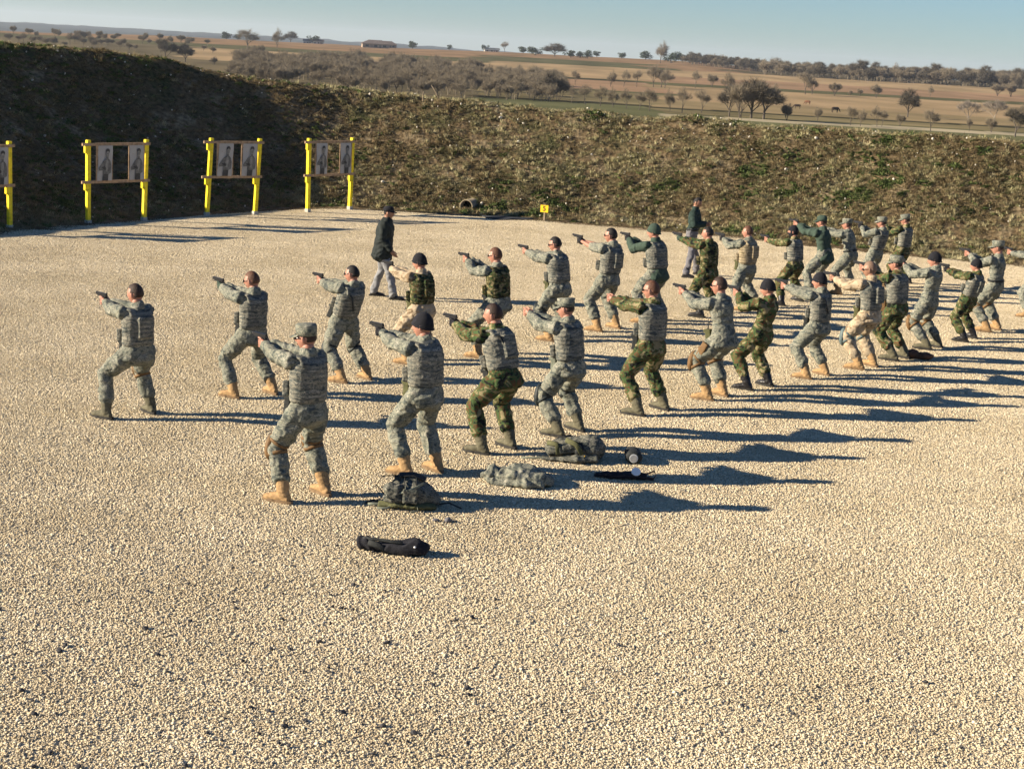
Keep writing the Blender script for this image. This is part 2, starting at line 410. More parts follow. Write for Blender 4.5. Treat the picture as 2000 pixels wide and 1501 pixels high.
mx = n.new('ShaderNodeMix'); mx.data_type = 'RGBA'; mx.blend_type = 'MULTIPLY'; mx.inputs[0].default_value = 1
l.new(at.outputs[0], mx.inputs[6]); l.new(r.outputs[0], mx.inputs[7]); l.new(mx.outputs[2], b.inputs['Base Color']); b.inputs['Roughness'].default_value = 1
b.inputs['Specular IOR Level'].default_value = 0
terrain = link('terrain', me, m); tag(terrain, kind='structure')

# --- gravel sheet -------------------------------------------------
m, n, l, b = newmat('crushed_limestone')
ge = n.new('ShaderNodeNewGeometry'); vo = n.new('ShaderNodeTexVoronoi'); vo.inputs['Scale'].default_value = 42
l.new(ge.outputs['Position'], vo.inputs['Vector'])
no = n.new('ShaderNodeTexNoise'); no.inputs['Scale'].default_value = .5; no.inputs['Detail'].default_value = 5; l.new(ge.outputs['Position'], no.inputs['Vector'])
r = ramp(n, [(.48, .40, .265), (.58, .49, .33), (.66, .57, .40)], [.15, .5, .85]); l.new(vo.outputs['Color'], r.inputs[0])
r2 = ramp(n, [(.8, .79, .78), (1.12, 1.12, 1.1)], [.35, .65]); l.new(no.outputs['Fac'], r2.inputs[0])
mx = n.new('ShaderNodeMix'); mx.data_type = 'RGBA'; mx.blend_type = 'MULTIPLY'; mx.inputs[0].default_value = 1
l.new(r.outputs[0], mx.inputs[6]); l.new(r2.outputs[0], mx.inputs[7]); l.new(mx.outputs[2], b.inputs['Base Color'])
b.inputs['Roughness'].default_value = .95; b.inputs['Specular IOR Level'].default_value = .1
bp = n.new('ShaderNodeBump'); bp.inputs['Strength'].default_value = 1; bp.inputs['Distance'].default_value = .012; bp.invert = True
l.new(vo.outputs['Distance'], bp.inputs['Height']); l.new(bp.outputs[0], b.inputs['Normal'])
def ground_h(x, y):
    q = np.stack([np.asarray(x, float)*.14, np.asarray(y, float)*.14, np.zeros(np.shape(x))], -1).reshape(-1, 3)
    return (fbm(q, 1, 31)*.011-.008).reshape(np.shape(x))
xs = np.arange(-34, 34.1, .4); ys = np.arange(-12, 52.1, .4)
GX, GY = np.meshgrid(xs, ys); GZ = ground_h(GX, GY)
idx = np.arange(GX.size).reshape(GX.shape); f = np.stack([idx[:-1, :-1], idx[:-1, 1:], idx[1:, 1:], idx[1:, :-1]], -1).reshape(-1, 4)
me = bpy.data.meshes.new('ground'); me.from_pydata(np.stack([GX, GY, GZ], -1).reshape(-1, 3).tolist(), [], f.tolist())
me.polygons.foreach_set('use_smooth', [True]*len(me.polygons))
ground = link('ground', me, m); tag(ground, kind='structure')
# stones
m, n, l, b = newmat('gravel_stones')
at = n.new('ShaderNodeAttribute'); at.attribute_name = 'shade'
r = ramp(n, [(.20, .165, .12), (.46, .37, .24), (.56, .465, .31), (.64, .545, .375), (.74, .655, .49)], [0, .07, .45, .75, 1])
l.new(at.outputs['Fac'], r.inputs[0])
ge = n.new('ShaderNodeNewGeometry'); no = n.new('ShaderNodeTexNoise'); no.inputs['Scale'].default_value = .55; no.inputs['Detail'].default_value = 6
l.new(ge.outputs['Position'], no.inputs['Vector'])
r2 = ramp(n, [(.89, .875, .85), (1.06, 1.06, 1.07)], [.36, .64]); l.new(no.outputs['Fac'], r2.inputs[0])
mx = n.new('ShaderNodeMix'); mx.data_type = 'RGBA'; mx.blend_type = 'MULTIPLY'; mx.inputs[0].default_value = 1
l.new(r.outputs[0], mx.inputs[6]); l.new(r2.outputs[0], mx.inputs[7]); l.new(mx.outputs[2], b.inputs['Base Color'])
b.inputs['Roughness'].default_value = .95; b.inputs['Specular IOR Level'].default_value = .1
stone_mat = m
t_ = (1+5**.5)/2
ICO = np.array([(-1, t_, 0), (1, t_, 0), (-1, -t_, 0), (1, -t_, 0), (0, -1, t_), (0, 1, t_), (0, -1, -t_), (0, 1, -t_), (t_, 0, -1), (t_, 0, 1), (-t_, 0, -1), (-t_, 0, 1)])/1.9
ICF = np.array([(0, 11, 5), (0, 5, 1), (0, 1, 7), (0, 7, 10), (0, 10, 11), (1, 5, 9), (5, 11, 4), (11, 10, 2), (10, 7, 6), (7, 1, 8), (3, 9, 4), (3, 4, 2), (3, 2, 6), (3, 6, 8), (3, 8, 9), (4, 9, 5), (2, 4, 11), (6, 2, 10), (8, 6, 7), (9, 8, 1)])
def euler_mats(n, full=True):
    a = rng.uniform(0, 2*np.pi, n); b_ = rng.normal(0, .45, n); c = rng.normal(0, .45, n)
    ca_, sa, cb, sb, cc_, sc = np.cos(a), np.sin(a), np.cos(b_), np.sin(b_), np.cos(c), np.sin(c); o = np.zeros(n); e = np.ones(n)
    Rz = np.array([[ca_, -sa, o], [sa, ca_, o], [o, o, e]]).transpose(2, 0, 1)
    Rx = np.array([[e, o, o], [o, cb, -sb], [o, sb, cb]]).transpose(2, 0, 1)
    Ry = np.array([[cc_, o, sc], [o, e, o], [-sc, o, cc_]]).transpose(2, 0, 1)
    return Rx@Ry@Rz
TS = 1.25
def stone_tile(k, n, r0, r1, zmax):
    c = np.stack([rng.uniform(-TS/2, TS/2, n), rng.uniform(-TS/2, TS/2, n), rng.uniform(-.006, zmax, n)], 1)
    sz = r0+(r1-r0)*rng.beta(1.6, 3.2, n)
    v = ICO[None]*(1+rng.normal(0, .16, (n, 12, 1)))*(np.stack([rng.uniform(.8, 1.5, n), rng.uniform(.7, 1.1, n), rng.uniform(.35, .62, n)], 1)*sz[:, None])[:, None, :]
    v = np.einsum('nij,nkj->nki', euler_mats(n), v)+c[:, None]
    me = bpy.data.meshes.new('gravel_patch'); nv = n*12; nf = n*20
    me.vertices.add(nv); me.vertices.foreach_set('co', v.ravel())
    fi = (ICF[None]+(np.arange(n)*12)[:, None, None]).reshape(-1)
    me.loops.add(nf*3); me.loops.foreach_set('vertex_index', fi.astype(np.int32))
    me.polygons.add(nf); me.polygons.foreach_set('loop_start', np.arange(0, nf*3, 3, dtype=np.int32)); me.polygons.foreach_set('loop_total', np.full(nf, 3, np.int32))
    at = me.attributes.new('shade', 'FLOAT', 'POINT'); at.data.foreach_set('value', np.repeat(rng.uniform(0, 1, n), 12).astype(np.float32))
    me.update(calc_edges=True); me.validate()
    return proto('gravel_patch', me, [stone_mat])
tiles = [stone_tile(k, 7500, .0050, .0165, .005) for k in range(4)]
gx, gy = np.meshgrid(np.arange(-20, 22, TS), np.arange(6.5, 50, TS)); gx = gx.ravel(); gy = gy.ravel()
k = (np.abs(gx) < gy*.36+3.0); gx, gy = gx[k], gy[k]
nn = len(gx)
gr = scatter('gravel', np.stack([gx, gy, ground_h(gx, gy)+.002], 1), np.stack([np.zeros(nn), np.zeros(nn), rng.integers(0, 4, nn)*np.pi/2], 1), np.ones((nn, 3)), tiles)
nd = 260; dx_ = rng.normal(0, 1, nd); dx_ = np.where(rng.uniform(0, 1, nd) < .6, rng.uniform(-4.2, 0, nd), rng.uniform(-6, 5, nd)); dy_ = 9.3+7*rng.beta(1, 2.5, nd)
mb = MB(); mb.add(ICO*np.array([1, .8, .5]), ICF); M['darkstone'] = simple('dark_flint', (.05, .048, .05), .9, .4, 30, .2)
dst = proto('flint', mb.mesh('flint', False), [M['darkstone']])
ds = scatter('dark_stones', np.stack([dx_, dy_, ground_h(dx_, dy_)+.014], 1), rng.uniform(0, 6, (nd, 3))*np.array([.1, .1, 1]), (.010+.035*rng.beta(1, 4, nd))[:, None]*np.ones((1, 3)), [dst])
tag(ds, kind='stuff', label='dark flint stones lying among the pale gravel in the foreground', cat='stones')
tag(gr, kind='stuff', label='pale crushed limestone gravel covering the range floor', cat='gravel')

# --- berms ---------------------------------------------------------
BASE = [(-19.6, 23), (-15.5, 30), (-12.2, 36), (-11.8, 37), (-11, 38.4), (-10.2, 40.1), (-9.4, 41.8), (-8.4, 43.5), (-7.3, 45), (-6.1, 46.3), (-4.9, 46.9), (-3.4, 46.8), (-1.7, 46.5), (.6, 46.2), (2.6, 45.6), (4.7, 45), (6, 44.6), (7.4, 43.8), (9, 42.8), (10.2, 42.2), (11.1, 41.8), (12.4, 41.4), (13.4, 40.9), (20, 38.5), (30, 35)]
BASE = np.array(BASE, float)
seg = np.r_[0, np.cumsum(np.linalg.norm(np.diff(BASE, axis=0), axis=1))]
sN = np.arange(0, seg[-1], .18)
bx_ = np.interp(sN, seg, BASE[:, 0]); by_ = np.interp(sN, seg, BASE[:, 1])
ker = np.ones(13)/13
def sm(a, k=1):
    for _ in range(k):
        p = np.pad(a, 6, mode='reflect', reflect_type='odd'); a = np.convolve(p, ker, 'valid')
    return a
bx_, by_ = sm(bx_, 2), sm(by_, 2)
tx, ty = np.gradient(bx_), np.gradient(by_); tl = np.hypot(tx, ty); tx, ty = tx/tl, ty/tl
nx, ny = -ty, tx                                   # outward (away from the range)
CX = [-400, 0, 100, 230, 300, 370, 450, 560, 640, 800, 950, 1250, 1500, 1800, 2000, 2400]
CY = [98, 94, 92, 100, 116, 132, 154, 175, 187, 190, 217, 236, 255, 275, 288, 315]
hB = np.zeros(len(sN)); wB = np.zeros(len(sN))
for i in range(len(sN)):
    fac = float(np.interp(bx_[i], [-8, -6.5, -4, -2], [1.9, 1.6, 1.5, 1.7]))
    lo = None
    for h in np.arange(.8, 4.8, .04):
        w = fac*h; P = (bx_[i]+nx[i]*w, by_[i]+ny[i]*w, h)
        if P[1] < 5: h = 4; break
        u, v = proj(P)
        if v <= np.interp(u, CX, CY): break
    hB[i] = h; wB[i] = fac*h
hB = sm(hB, 3); wB = sm(wB, 3)
prof_u = np.concatenate([np.linspace(-.9, 0, 7)[:-1], np.linspace(0, 1, 44), np.linspace(1, 1.5, 10)[1:], np.linspace(1.5, 3.4, 14)[1:]])
def prof(u, w, h):
    if u < 0: return u*1.1, -.012+.03*(1+u/.9) if u > -.89 else -.06
    if u <= 1: return u*w, h*(u**float(np.interp(bx_[i], [-6.0, -3.2], [1.8, 1.3])))+.02
    if u <= 1.5: return w+(u-1)*3.0, h+.06*math.sin((u-1)*2*math.pi)
    return w+1.5+(u-1.5)*5, h-(u-1.5)*(h+2.2)*.56
V = []
for i in range(len(sN)):
    for u in prof_u:
        a, z = prof(u, wB[i], hB[i]); V.append((bx_[i]+nx[i]*a, by_[i]+ny[i]*a, z, u))
V = np.array(V); q = V[:, :3]
amp = np.clip((V[:, 3]+.0)/.12, 0, 1)
dz = fbm(q*.55, 3, 3)*.10+np.abs(fbm(q*1.7, 3, 13))*.07+fbm(q*5, 2, 23)*.035
# small erosion gullies that run down the slope
sI = np.repeat(sN, len(prof_u)); dz += -.08*np.clip(vnoise(np.stack([sI*1.5, V[:, 3]*1.2, 0*sI], 1), 41)-.15, 0, 1)
q[:, 2] += dz*amp*1.0+(1-amp)*np.abs(fbm(q*2, 2, 9))*.012*(V[:, 3] > -.8)
nr_, nc_ = len(sN), len(prof_u); idx = np.arange(nr_*nc_).reshape(nr_, nc_)
f = np.stack([idx[:-1, :-1], idx[1:, :-1], idx[1:, 1:], idx[:-1, 1:]], -1).reshape(-1, 4)
me = bpy.data.meshes.new('berm'); me.from_pydata(q.tolist(), [], f.tolist()); me.polygons.foreach_set('use_smooth', [True]*len(me.polygons))
m, n, l, b = newmat('earth_and_dry_grass')
ge = n.new('ShaderNodeNewGeometry')
n1 = n.new('ShaderNodeTexNoise'); n1.inputs['Scale'].default_value = .9; n1.inputs['Detail'].default_value = 8; n1.inputs['Roughness'].default_value = .65; l.new(ge.outputs['Position'], n1.inputs['Vector'])
r1 = ramp(n, [(.050, .060, .024), (.095, .078, .042), (.13, .092, .052), (.21, .165, .10), (.10, .08, .045)], [.3, .42, .52, .62, .72]); l.new(n1.outputs['Fac'], r1.inputs[0])
n2 = n.new('ShaderNodeTexNoise'); n2.inputs['Scale'].default_value = 9; n2.inputs['Detail'].default_value = 5; l.new(ge.outputs['Position'], n2.inputs['Vector'])
r2 = ramp(n, [(.55, .55, .55), (1.3, 1.3, 1.3)], [.35, .65]); l.new(n2.outputs['Fac'], r2.inputs[0])
mx = n.new('ShaderNodeMix'); mx.data_type = 'RGBA'; mx.blend_type = 'MULTIPLY'; mx.inputs[0].default_value = 1
l.new(r1.outputs[0], mx.inputs[6]); l.new(r2.outputs[0], mx.inputs[7]); l.new(mx.outputs[2], b.inputs['Base Color'])
b.inputs['Roughness'].default_value = 1; b.inputs['Specular IOR Level'].default_value = 0
bp = n.new('ShaderNodeBump'); bp.inputs['Strength'].default_value = .9; bp.inputs['Distance'].default_value = .08
l.new(n2.outputs['Fac'], bp.inputs['Height']); l.new(bp.outputs[0], b.inputs['Normal'])
berm = link('berm', me, m); tag(berm, kind='structure')
# grass tufts
def tuft(nb, h, spread, lean, w, col):
    mb = MB()
    for _ in range(nb):
        a = random.uniform(0, 6.283); r = random.uniform(0, spread); ln = random.uniform(.3, 1)*lean; hh = h*random.uniform(.5, 1)
        x, y = r*math.cos(a), r*math.sin(a); da = a+random.uniform(-.9, .9)
        dx, dy = math.cos(da), math.sin(da); px_, py_ = -dy*w, dx*w
        mx_ = (x+dx*ln*.45, y+dy*ln*.45, hh*.7); tp = (x+dx*ln, y+dy*ln, hh*random.uniform(.6, 1.05))
        mb.add([(x-px_, y-py_, -.02), (x+px_, y+py_, -.02), (mx_[0]+px_*.7, mx_[1]+py_*.7, mx_[2]), (mx_[0]-px_*.7, mx_[1]-py_*.7, mx_[2]), tp], [(0, 1, 2, 3), (3, 2, 4)])
    return mb.mesh('tuft', False)
def tuftmat(name, cols):
    m, n, l, b = newmat(name)
    oi = n.new('ShaderNodeObjectInfo'); r = ramp(n, cols, list(np.linspace(0, 1, len(cols)))); l.new(oi.outputs['Random'], r.inputs[0])
    l.new(r.outputs[0], b.inputs['Base Color']); b.inputs['Roughness'].default_value = .9; b.inputs['Specular IOR Level'].default_value = .1
    return m
dry = tuftmat('dry_grass', [(.27, .24, .115), (.34, .295, .16), (.40, .35, .205), (.28, .26, .125)])
brn = tuftmat('brown_litter', [(.15, .115, .06), (.20, .155, .08), (.26, .20, .11)])
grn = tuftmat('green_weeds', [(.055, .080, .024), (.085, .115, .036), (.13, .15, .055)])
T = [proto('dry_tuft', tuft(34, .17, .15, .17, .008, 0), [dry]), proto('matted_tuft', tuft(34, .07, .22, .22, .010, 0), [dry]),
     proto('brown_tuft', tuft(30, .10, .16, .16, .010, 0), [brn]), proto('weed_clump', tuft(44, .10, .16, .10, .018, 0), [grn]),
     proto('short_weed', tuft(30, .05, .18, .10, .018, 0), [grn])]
fa = np.array(f); qq = q.reshape(nr_, nc_, 3)
npt = 60000
ri = rng.uniform(0, nr_-1.01, npt); ci = rng.uniform(3.5, 62, npt)
i0 = ri.astype(int); j0 = ci.astype(int); fr = (ri-i0)[:, None]; fc = (ci-j0)[:, None]
P = (qq[i0, j0]*(1-fr)+qq[i0+1, j0]*fr)*(1-fc)+(qq[i0, j0+1]*(1-fr)+qq[i0+1, j0+1]*fr)*fc
keep = (P[:, 1] > 26) & (np.abs(P[:, 0]) < P[:, 1]*.36+2) & ((ci > 6) | (rng.uniform(0, 1, npt) < .35))
P = P[keep]; ci = ci[keep]
g_ = fbm(P*.45, 3, 77); g2 = fbm(P*.8, 3, 99); kind = np.full(len(P), 1); nP0 = len(P)
u_ = rng.uniform(0, 1, len(P))
kind[g2 > .25] = 0; kind[g2 < -.15] = 2; kind[u_ < .2] = 2; kind[u_ > .86] = 0
lf_ = (P[:, 0] < -6.5) & (rng.uniform(0, 1, nP0) < .9); kind[lf_ & (kind < 2)] = 4; kind[lf_ & (rng.uniform(0, 1, nP0) < .5)] = 2  # left berm: green growth, mixed darker to paint in deeper shade
gm = ((fbm(P*1.9, 2, 55) > .42) & (g_ > -.1)) | ((u_ > .42) & (u_ < .48)); kind[gm] = np.where(u_[gm] < .5, 3, 4)
bare = (g_ < -.45) & (u_ < .7)
P, kind = P[~bare], kind[~bare]
nP = len(P); sc_ = rng.uniform(.40, .88, (nP, 1))*np.array([1, 1, .8])*np.ones((1, 3))
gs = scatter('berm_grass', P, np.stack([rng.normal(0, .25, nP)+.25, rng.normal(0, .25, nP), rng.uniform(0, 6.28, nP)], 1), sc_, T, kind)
tag(gs, kind='stuff', label='dry straw and green weeds growing over the earth berm', cat='grass')
# pale limestone bits strewn on the berm
mb = MB(); mb.add(ICO*np.array([1, .8, .6]), ICF); sto = proto('stone_chip', mb.mesh('chip', False), [M['rock']])
npt = 800; ri = rng.uniform(0, nr_-1.01, npt); ci = np.where(rng.uniform(0, 1, npt) < .35, rng.normal(49, 4, npt), rng.uniform(5, 60, npt)).clip(4, 62)
P = qq[ri.astype(int), ci.astype(int)]; n_ = len(P); s_ = (.018+.07*rng.beta(1, 7, n_))[:, None]*np.ones((1, 3))
pc = scatter('stone_chips', P+[0, 0, .06], rng.uniform(0, 6, (n_, 3)), s_, [sto]); tag(pc, kind='stuff', label='small pale limestone chips strewn over the berm', cat='stones')
def berm_point(px, py):
    """first point of the berm on the ray through a pixel"""
    uv = np.array([proj(p) for p in qq[:, :56].reshape(-1, 3)]); d2 = (uv[:, 0]-px)**2+(uv[:, 1]-py)**2
    return qq[:, :56].reshape(-1, 3)[int(np.argmin(d2))]

# --- trees -----------------------------------------------------------
def prism(mb, a, b_, ra, rb, k=3):
    a, b_ = np.asarray(a, float), np.asarray(b_, float); t = b_-a; t /= np.linalg.norm(t)+1e-9
    u = np.cross(t, (0.3, .2, 1)); u /= np.linalg.norm(u)+1e-9; w = np.cross(t, u); an = np.arange(k)*2*np.pi/k
    c = np.outer(np.cos(an), u)+np.outer(np.sin(an), w)
    mb.add(np.concatenate([a+c*ra, b_+c*rb]), [(j, (j+1) % k, k+(j+1) % k, k+j) for j in range(k)])
def bare_tree(seed, forks=3, spread=.75, trunk=.18, depth=5, tw=.0065, multi=1):
    R = random.Random(seed); tr, cr_ = MB(), MB()
    def grow(p, d, L, r, k):
        q_ = p+d*L; prism(tr if k >= depth-1 else cr_, p, q_, r, r*.62, 5 if k >= depth-1 else 3)
        if k <= 1:
            for _ in range(7 if k == 0 else 3):
                dd = d*.7+np.array([R.gauss(0, .55), R.gauss(0, .55), R.gauss(.12, .45)]); dd /= np.linalg.norm(dd)
                s = np.cross(dd, (R.gauss(0, 1), R.gauss(0, 1), .3)); s /= np.linalg.norm(s); st = q_-d*L*R.uniform(0, .95); e = st+dd*R.uniform(.07, .15)
                cr_.add([st-s*tw/2, st+s*tw/2, e], [(0, 1, 2)])
            if k == 0: return
        n_c = forks+(R.random() < .4); a0 = R.uniform(0, 6.28)
        for c in range(n_c):
            t = 1.0 if c == 0 else R.uniform(.45, 1.0); an = a0+c*2.4+R.gauss(0, .3)
            out_ = spread*(R.uniform(.15, .5) if c == 0 else R.uniform(.6, 1.15))
            side = np.array([math.cos(an), math.sin(an), R.uniform(-.15, .25)])
            dd = d+side*out_; dd[2] += .06; dd /= np.linalg.norm(dd)
            grow(p+d*L*t, dd, L*R.uniform(.62, .84), r*(.68 if c == 0 else .52), k-1)
    for _ in range(multi):
        d0 = np.array([R.gauss(0, .08+.25*(multi > 1)), R.gauss(0, .08+.25*(multi > 1)), 1]); d0 /= np.linalg.norm(d0)
        grow(np.array([R.gauss(0, .02*(multi > 1)), R.gauss(0, .02*(multi > 1)), -.02]), d0, trunk, .019/multi**.4, depth)
    allz = np.concatenate(cr_.v); z = float(np.percentile(allz[:, 2], 99)); w = float(np.percentile(np.hypot(allz[:, 0], allz[:, 1]), 96))
    f = np.array([.42/w, .42/w, 1/z])
    for M_ in (tr, cr_): M_.v = [v_*f for v_ in M_.v]
    return tr, cr_
def cedar_tree(seed, wide=.42):
    R = random.Random(seed); tr, cr_ = MB(), MB(); prism(tr, (0, 0, -.03), (0, 0, .5), .035, .02, 6)
    lobes = [(R.gauss(0, wide*.35), R.gauss(0, wide*.35), R.uniform(.25, .78), R.uniform(.16, .27)) for _ in range(13)]
    for (x, y, z, r_) in lobes:
        for _ in range(85):
            d = np.array([R.gauss(0, 1), R.gauss(0, 1), R.gauss(0, 1)]); d /= np.linalg.norm(d); c = np.array([x, y, z])+d*r_*R.uniform(.55, 1.05)*np.array([1, 1, .85])
            a = np.array([R.gauss(0, 1), R.gauss(0, 1), R.gauss(0, 1)])*.022; b_ = np.array([R.gauss(0, 1), R.gauss(0, 1), R.gauss(0, 1)])*.022
            cr_.add([c-a, c+b_, c+a, c-b_], [(0, 1, 2, 3)])
    return tr, cr_
def tree_parts(maker, bark, leaf, nm):
    tr, cr_ = maker; a = tr.mesh('trunk'); c = cr_.mesh('crown', False); a.materials.append(M[bark]); c.materials.append(M[leaf]); return a, c
TREES = {
 'bare': [tree_parts(bare_tree(s, 3, .75, .24, 5, .0030), 'bark', 'twig', 'b') for s in (1, 2, 3, 4)],
 'pale': [tree_parts(bare_tree(s, 3, .95, .26, 5, .004), 'barkpale', 'barkpale', 'b') for s in (11,)],
 'bush': [tree_parts(bare_tree(s, 3, .6, .20, 4, .006, 4), 'bark', 'twig', 'b') for s in (21, 22)],
 'dense': [tree_parts(bare_tree(s, 3, .8, .20, 5, .0055), 'bark', 'twigdark', 'b') for s in (31, 32)],
 'cedar': [tree_parts(cedar_tree(s), 'bark', 'cedar', 'c') for s in (41, 42, 43)]}
NAMES = dict(bare='bare_tree', pale='bare_tree', bush='bare_shrub', dense='bare_tree', cedar='cedar_tree')
tcount = [0]
def tree(kind, px, py, hpx, label, group, wide=1.0, cat=None):
    p = at_px(px, py); h = hpx*math.hypot(p[0], p[1])/F
    a, c = TREES[kind][tcount[0] % len(TREES[kind])]; tcount[0] += 1
    o = empty(NAMES[kind], (p[0], p[1], p[2]-.1), random.uniform(0, 6.28)); o.scale = (h*wide, h*wide, h)
    tag(o, label, cat or ('shrub' if kind == 'bush' else 'tree'), group)
    for nm, me in (('trunk', a), ('crown', c)):
        q_ = bpy.data.objects.new(nm, me); COL.objects.link(q_); q_.parent = o
    return o
G1 = 'trees along the far ridge'; G2 = 'leafless trees in the fields beyond the berm'; G3 = 'trees of the wooded line on the right skyline'
ridge = [('cedar', 418, 71, 13, 'dark rounded tree farthest left on the skyline, where the brown field begins', 1.5), ('cedar', 440, 73, 9, 'low dark tree just right of the farthest left skyline tree', 1.6),
 ('bare', 460, 92, 26, 'greyish bushy tree standing in the brown field below the left skyline', 1.5), ('bare', 515, 92, 26, 'thin bare tree left of the white farm sheds', .9), ('dense', 541, 78, 15, 'grey tree close against the left of the white farm sheds', 1.5),
 ('cedar', 585, 80, 13, 'dark tree rising behind the white farm sheds', 1.6), ('cedar', 775, 91, 13, 'lone dark tree right of the wide hip-roofed ranch house', 1.4), ('cedar', 845, 94, 9, 'tiny dark tree midway between ranch house and low pale barn', 1.2),
 ('cedar', 914, 97, 11, 'dark tree in front of the low pale barn', 1.1), ('bare', 952, 99, 15, 'greyish tree just right of the low pale barn', 1.0), ('cedar', 987, 102, 11, 'small dark round tree, first of the skyline clump right of the barn', 1.8),
 ('cedar', 1011, 106, 14, 'wide dark tree, second of the skyline clump right of the barn', 1.9), ('dense', 1047, 108, 18, 'widest olive tree in the middle of the skyline clump', 2.1), ('cedar', 1078, 110, 12, 'low dark tree right of the widest skyline tree', 1.7),
 ('cedar', 1096, 111, 11, 'squat dark tree in the right half of the skyline clump', 1.4), ('cedar', 1110, 112, 15, 'tall narrow dark tree ending the skyline clump', 1.1), ('cedar', 1128, 108, 10, 'small domed dark tree alone beyond the end of the clump', 1.6),
 ('cedar', 1175, 112, 10, 'small lone dark dome of a tree in the gap of the skyline', 1.6), ('cedar', 1221, 114, 15, 'leaning dark tree left of the tall bare skyline tree', 1.5), ('bare', 1250, 121, 29, 'tall bare tree standing up highest at the middle of the ridge', .9),
 ('cedar', 1270, 121, 19, 'broad dark tree under the right side of the tall bare skyline tree', 1.7), ('cedar', 1305, 120, 13, 'dark domed tree where the right wooded line starts', 1.6)]
for k_, x, y, h, lb, w in ridge: tree(k_, x, y, h*1.35, lb, G1, w)
woods = [(1337, 124, 12, 1.6), (1372, 127, 13, 1.8), (1412, 131, 15, 1.7), (1470, 138, 28, 1.3), (1512, 142, 22, 1.4), (1550, 146, 28, 1.7), (1590, 150, 26, 1.5), (1632, 153, 38, 1.25), (1664, 153, 33, .9), (1697, 155, 32, 1.0),
 (1738, 158, 28, 1.3), (1772, 160, 38, 1.1), (1800, 161, 30, 1.2), (1832, 163, 33, 1.2), (1874, 166, 38, 1.0), (1903, 167, 30, 1.2), (1938, 169, 36, 1.3), (1968, 170, 36, 1.2), (1998, 171, 34, 1.2)]
for i, (x, y, h, w) in enumerate(woods):
    tree('dense' if i % 3 else 'bare', x, y, h, ORD(i)+' treetop from the left along the wooded skyline on the right', G3, w)
field = [('bare', 1240, 166, 42), ('bare', 1262, 168, 38), ('dense', 1255, 166, 34), ('bare', 1320, 168, 34), ('bush', 1352, 166, 24), ('bare', 1386, 182, 44), ('bare', 1298, 216, 50), ('bare', 1275, 212, 40), ('bare', 1335, 215, 44), ('dense', 1390, 222, 60), ('bush', 1412, 224, 62), ('dense', 1432, 224, 72), ('dense', 1456, 226, 70), ('bare', 1478, 200, 40),
 ('bush', 1500, 228, 30), ('bare', 1532, 180, 42), ('bare', 1545, 180, 36), ('bush', 1588, 183, 25), ('bush', 1618, 183, 11), ('bush', 1637, 183, 13), ('bush', 1668, 186, 25), ('dense', 1732, 222, 50), ('bare', 1770, 190, 26), ('bush', 1560, 229, 24),
 ('bare', 1624, 237, 34), ('bare', 1643, 239, 30), ('bare', 1675, 240, 38), ('bare', 1684, 240, 30), ('bush', 1719, 240, 22), ('bare', 1779, 249, 40), ('pale', 1850, 234, 42), ('bare', 1853, 250, 26), ('pale', 1898, 235, 44), ('bush', 1895, 251, 26), ('dense', 1942, 259, 52), ('bare', 1962, 240, 46), ('bare', 1990, 236, 50), ('bush', 1925, 185, 26), ('bush', 1900, 184, 22),
 ('bare', 1090, 162, 28), ('bare', 1158, 165, 30), ('bare', 1183, 165, 32), ('bare', 1208, 166, 32), ('bare', 1085, 197, 34), ('bare', 1112, 200, 40), ('bare', 1140, 203, 40), ('bare', 1165, 205, 38), ('bare', 1192, 208, 40), ('bare', 1215, 210, 36), ('bare', 1236, 212, 44), ('bush', 1060, 190, 44), ('dense', 1040, 190, 52),
 ('dense', 302, 116, 42), ('dense', 340, 118, 34), ('bare', 232, 100, 22), ('bare', 118, 86, 24), ('bare', 30, 84, 22), ('bare', 160, 88, 22), ('bush', 395, 124, 16), ('bare', 1012, 160, 34), ('bare', 985, 158, 34)]
seen = {}
desc = dict(bare='thin leafless tree', pale='pale-limbed leafless tree', bush='low twiggy shrub', dense='thick dark leafless tree')
wide_ = dict(bare=.85, pale=1.25, bush=1.15, dense=1.15)
rows_ = sorted(range(len(field)), key=lambda i: field[i][1])
def zone(x, y):
    if x < 420: return 'behind the shaded left berm'
    if x < 1070: return 'at the grey wood\'s right edge'
    if y < 172: return 'on the far hedge line' if x < 1360 else 'in the upper field hedge'
    if x < 1370: return 'in the near row behind the sunlit berm'
    if x < 1510: return 'in the big thicket'
    if y < 192: return 'between the two tan fields on the right'
    return 'in the grass strip behind the berm'
cnt = {}
for i in rows_:
    k_, x, y, h = field[i]; key = (k_, zone(x, y)); cnt.setdefault(key, []).append(i)
for (k_, zn), ids in cnt.items():
    for j, i in enumerate(ids):
        _, x, y, h = field[i]
        lb = (ORD(j)+' '+desc[k_]+' from the left '+zn) if len(ids) > 1 else 'the only '+desc[k_]+' '+zn
        tree(k_, x, y, h, lb, G2, wide_[k_]*random.uniform(.85, 1.15))
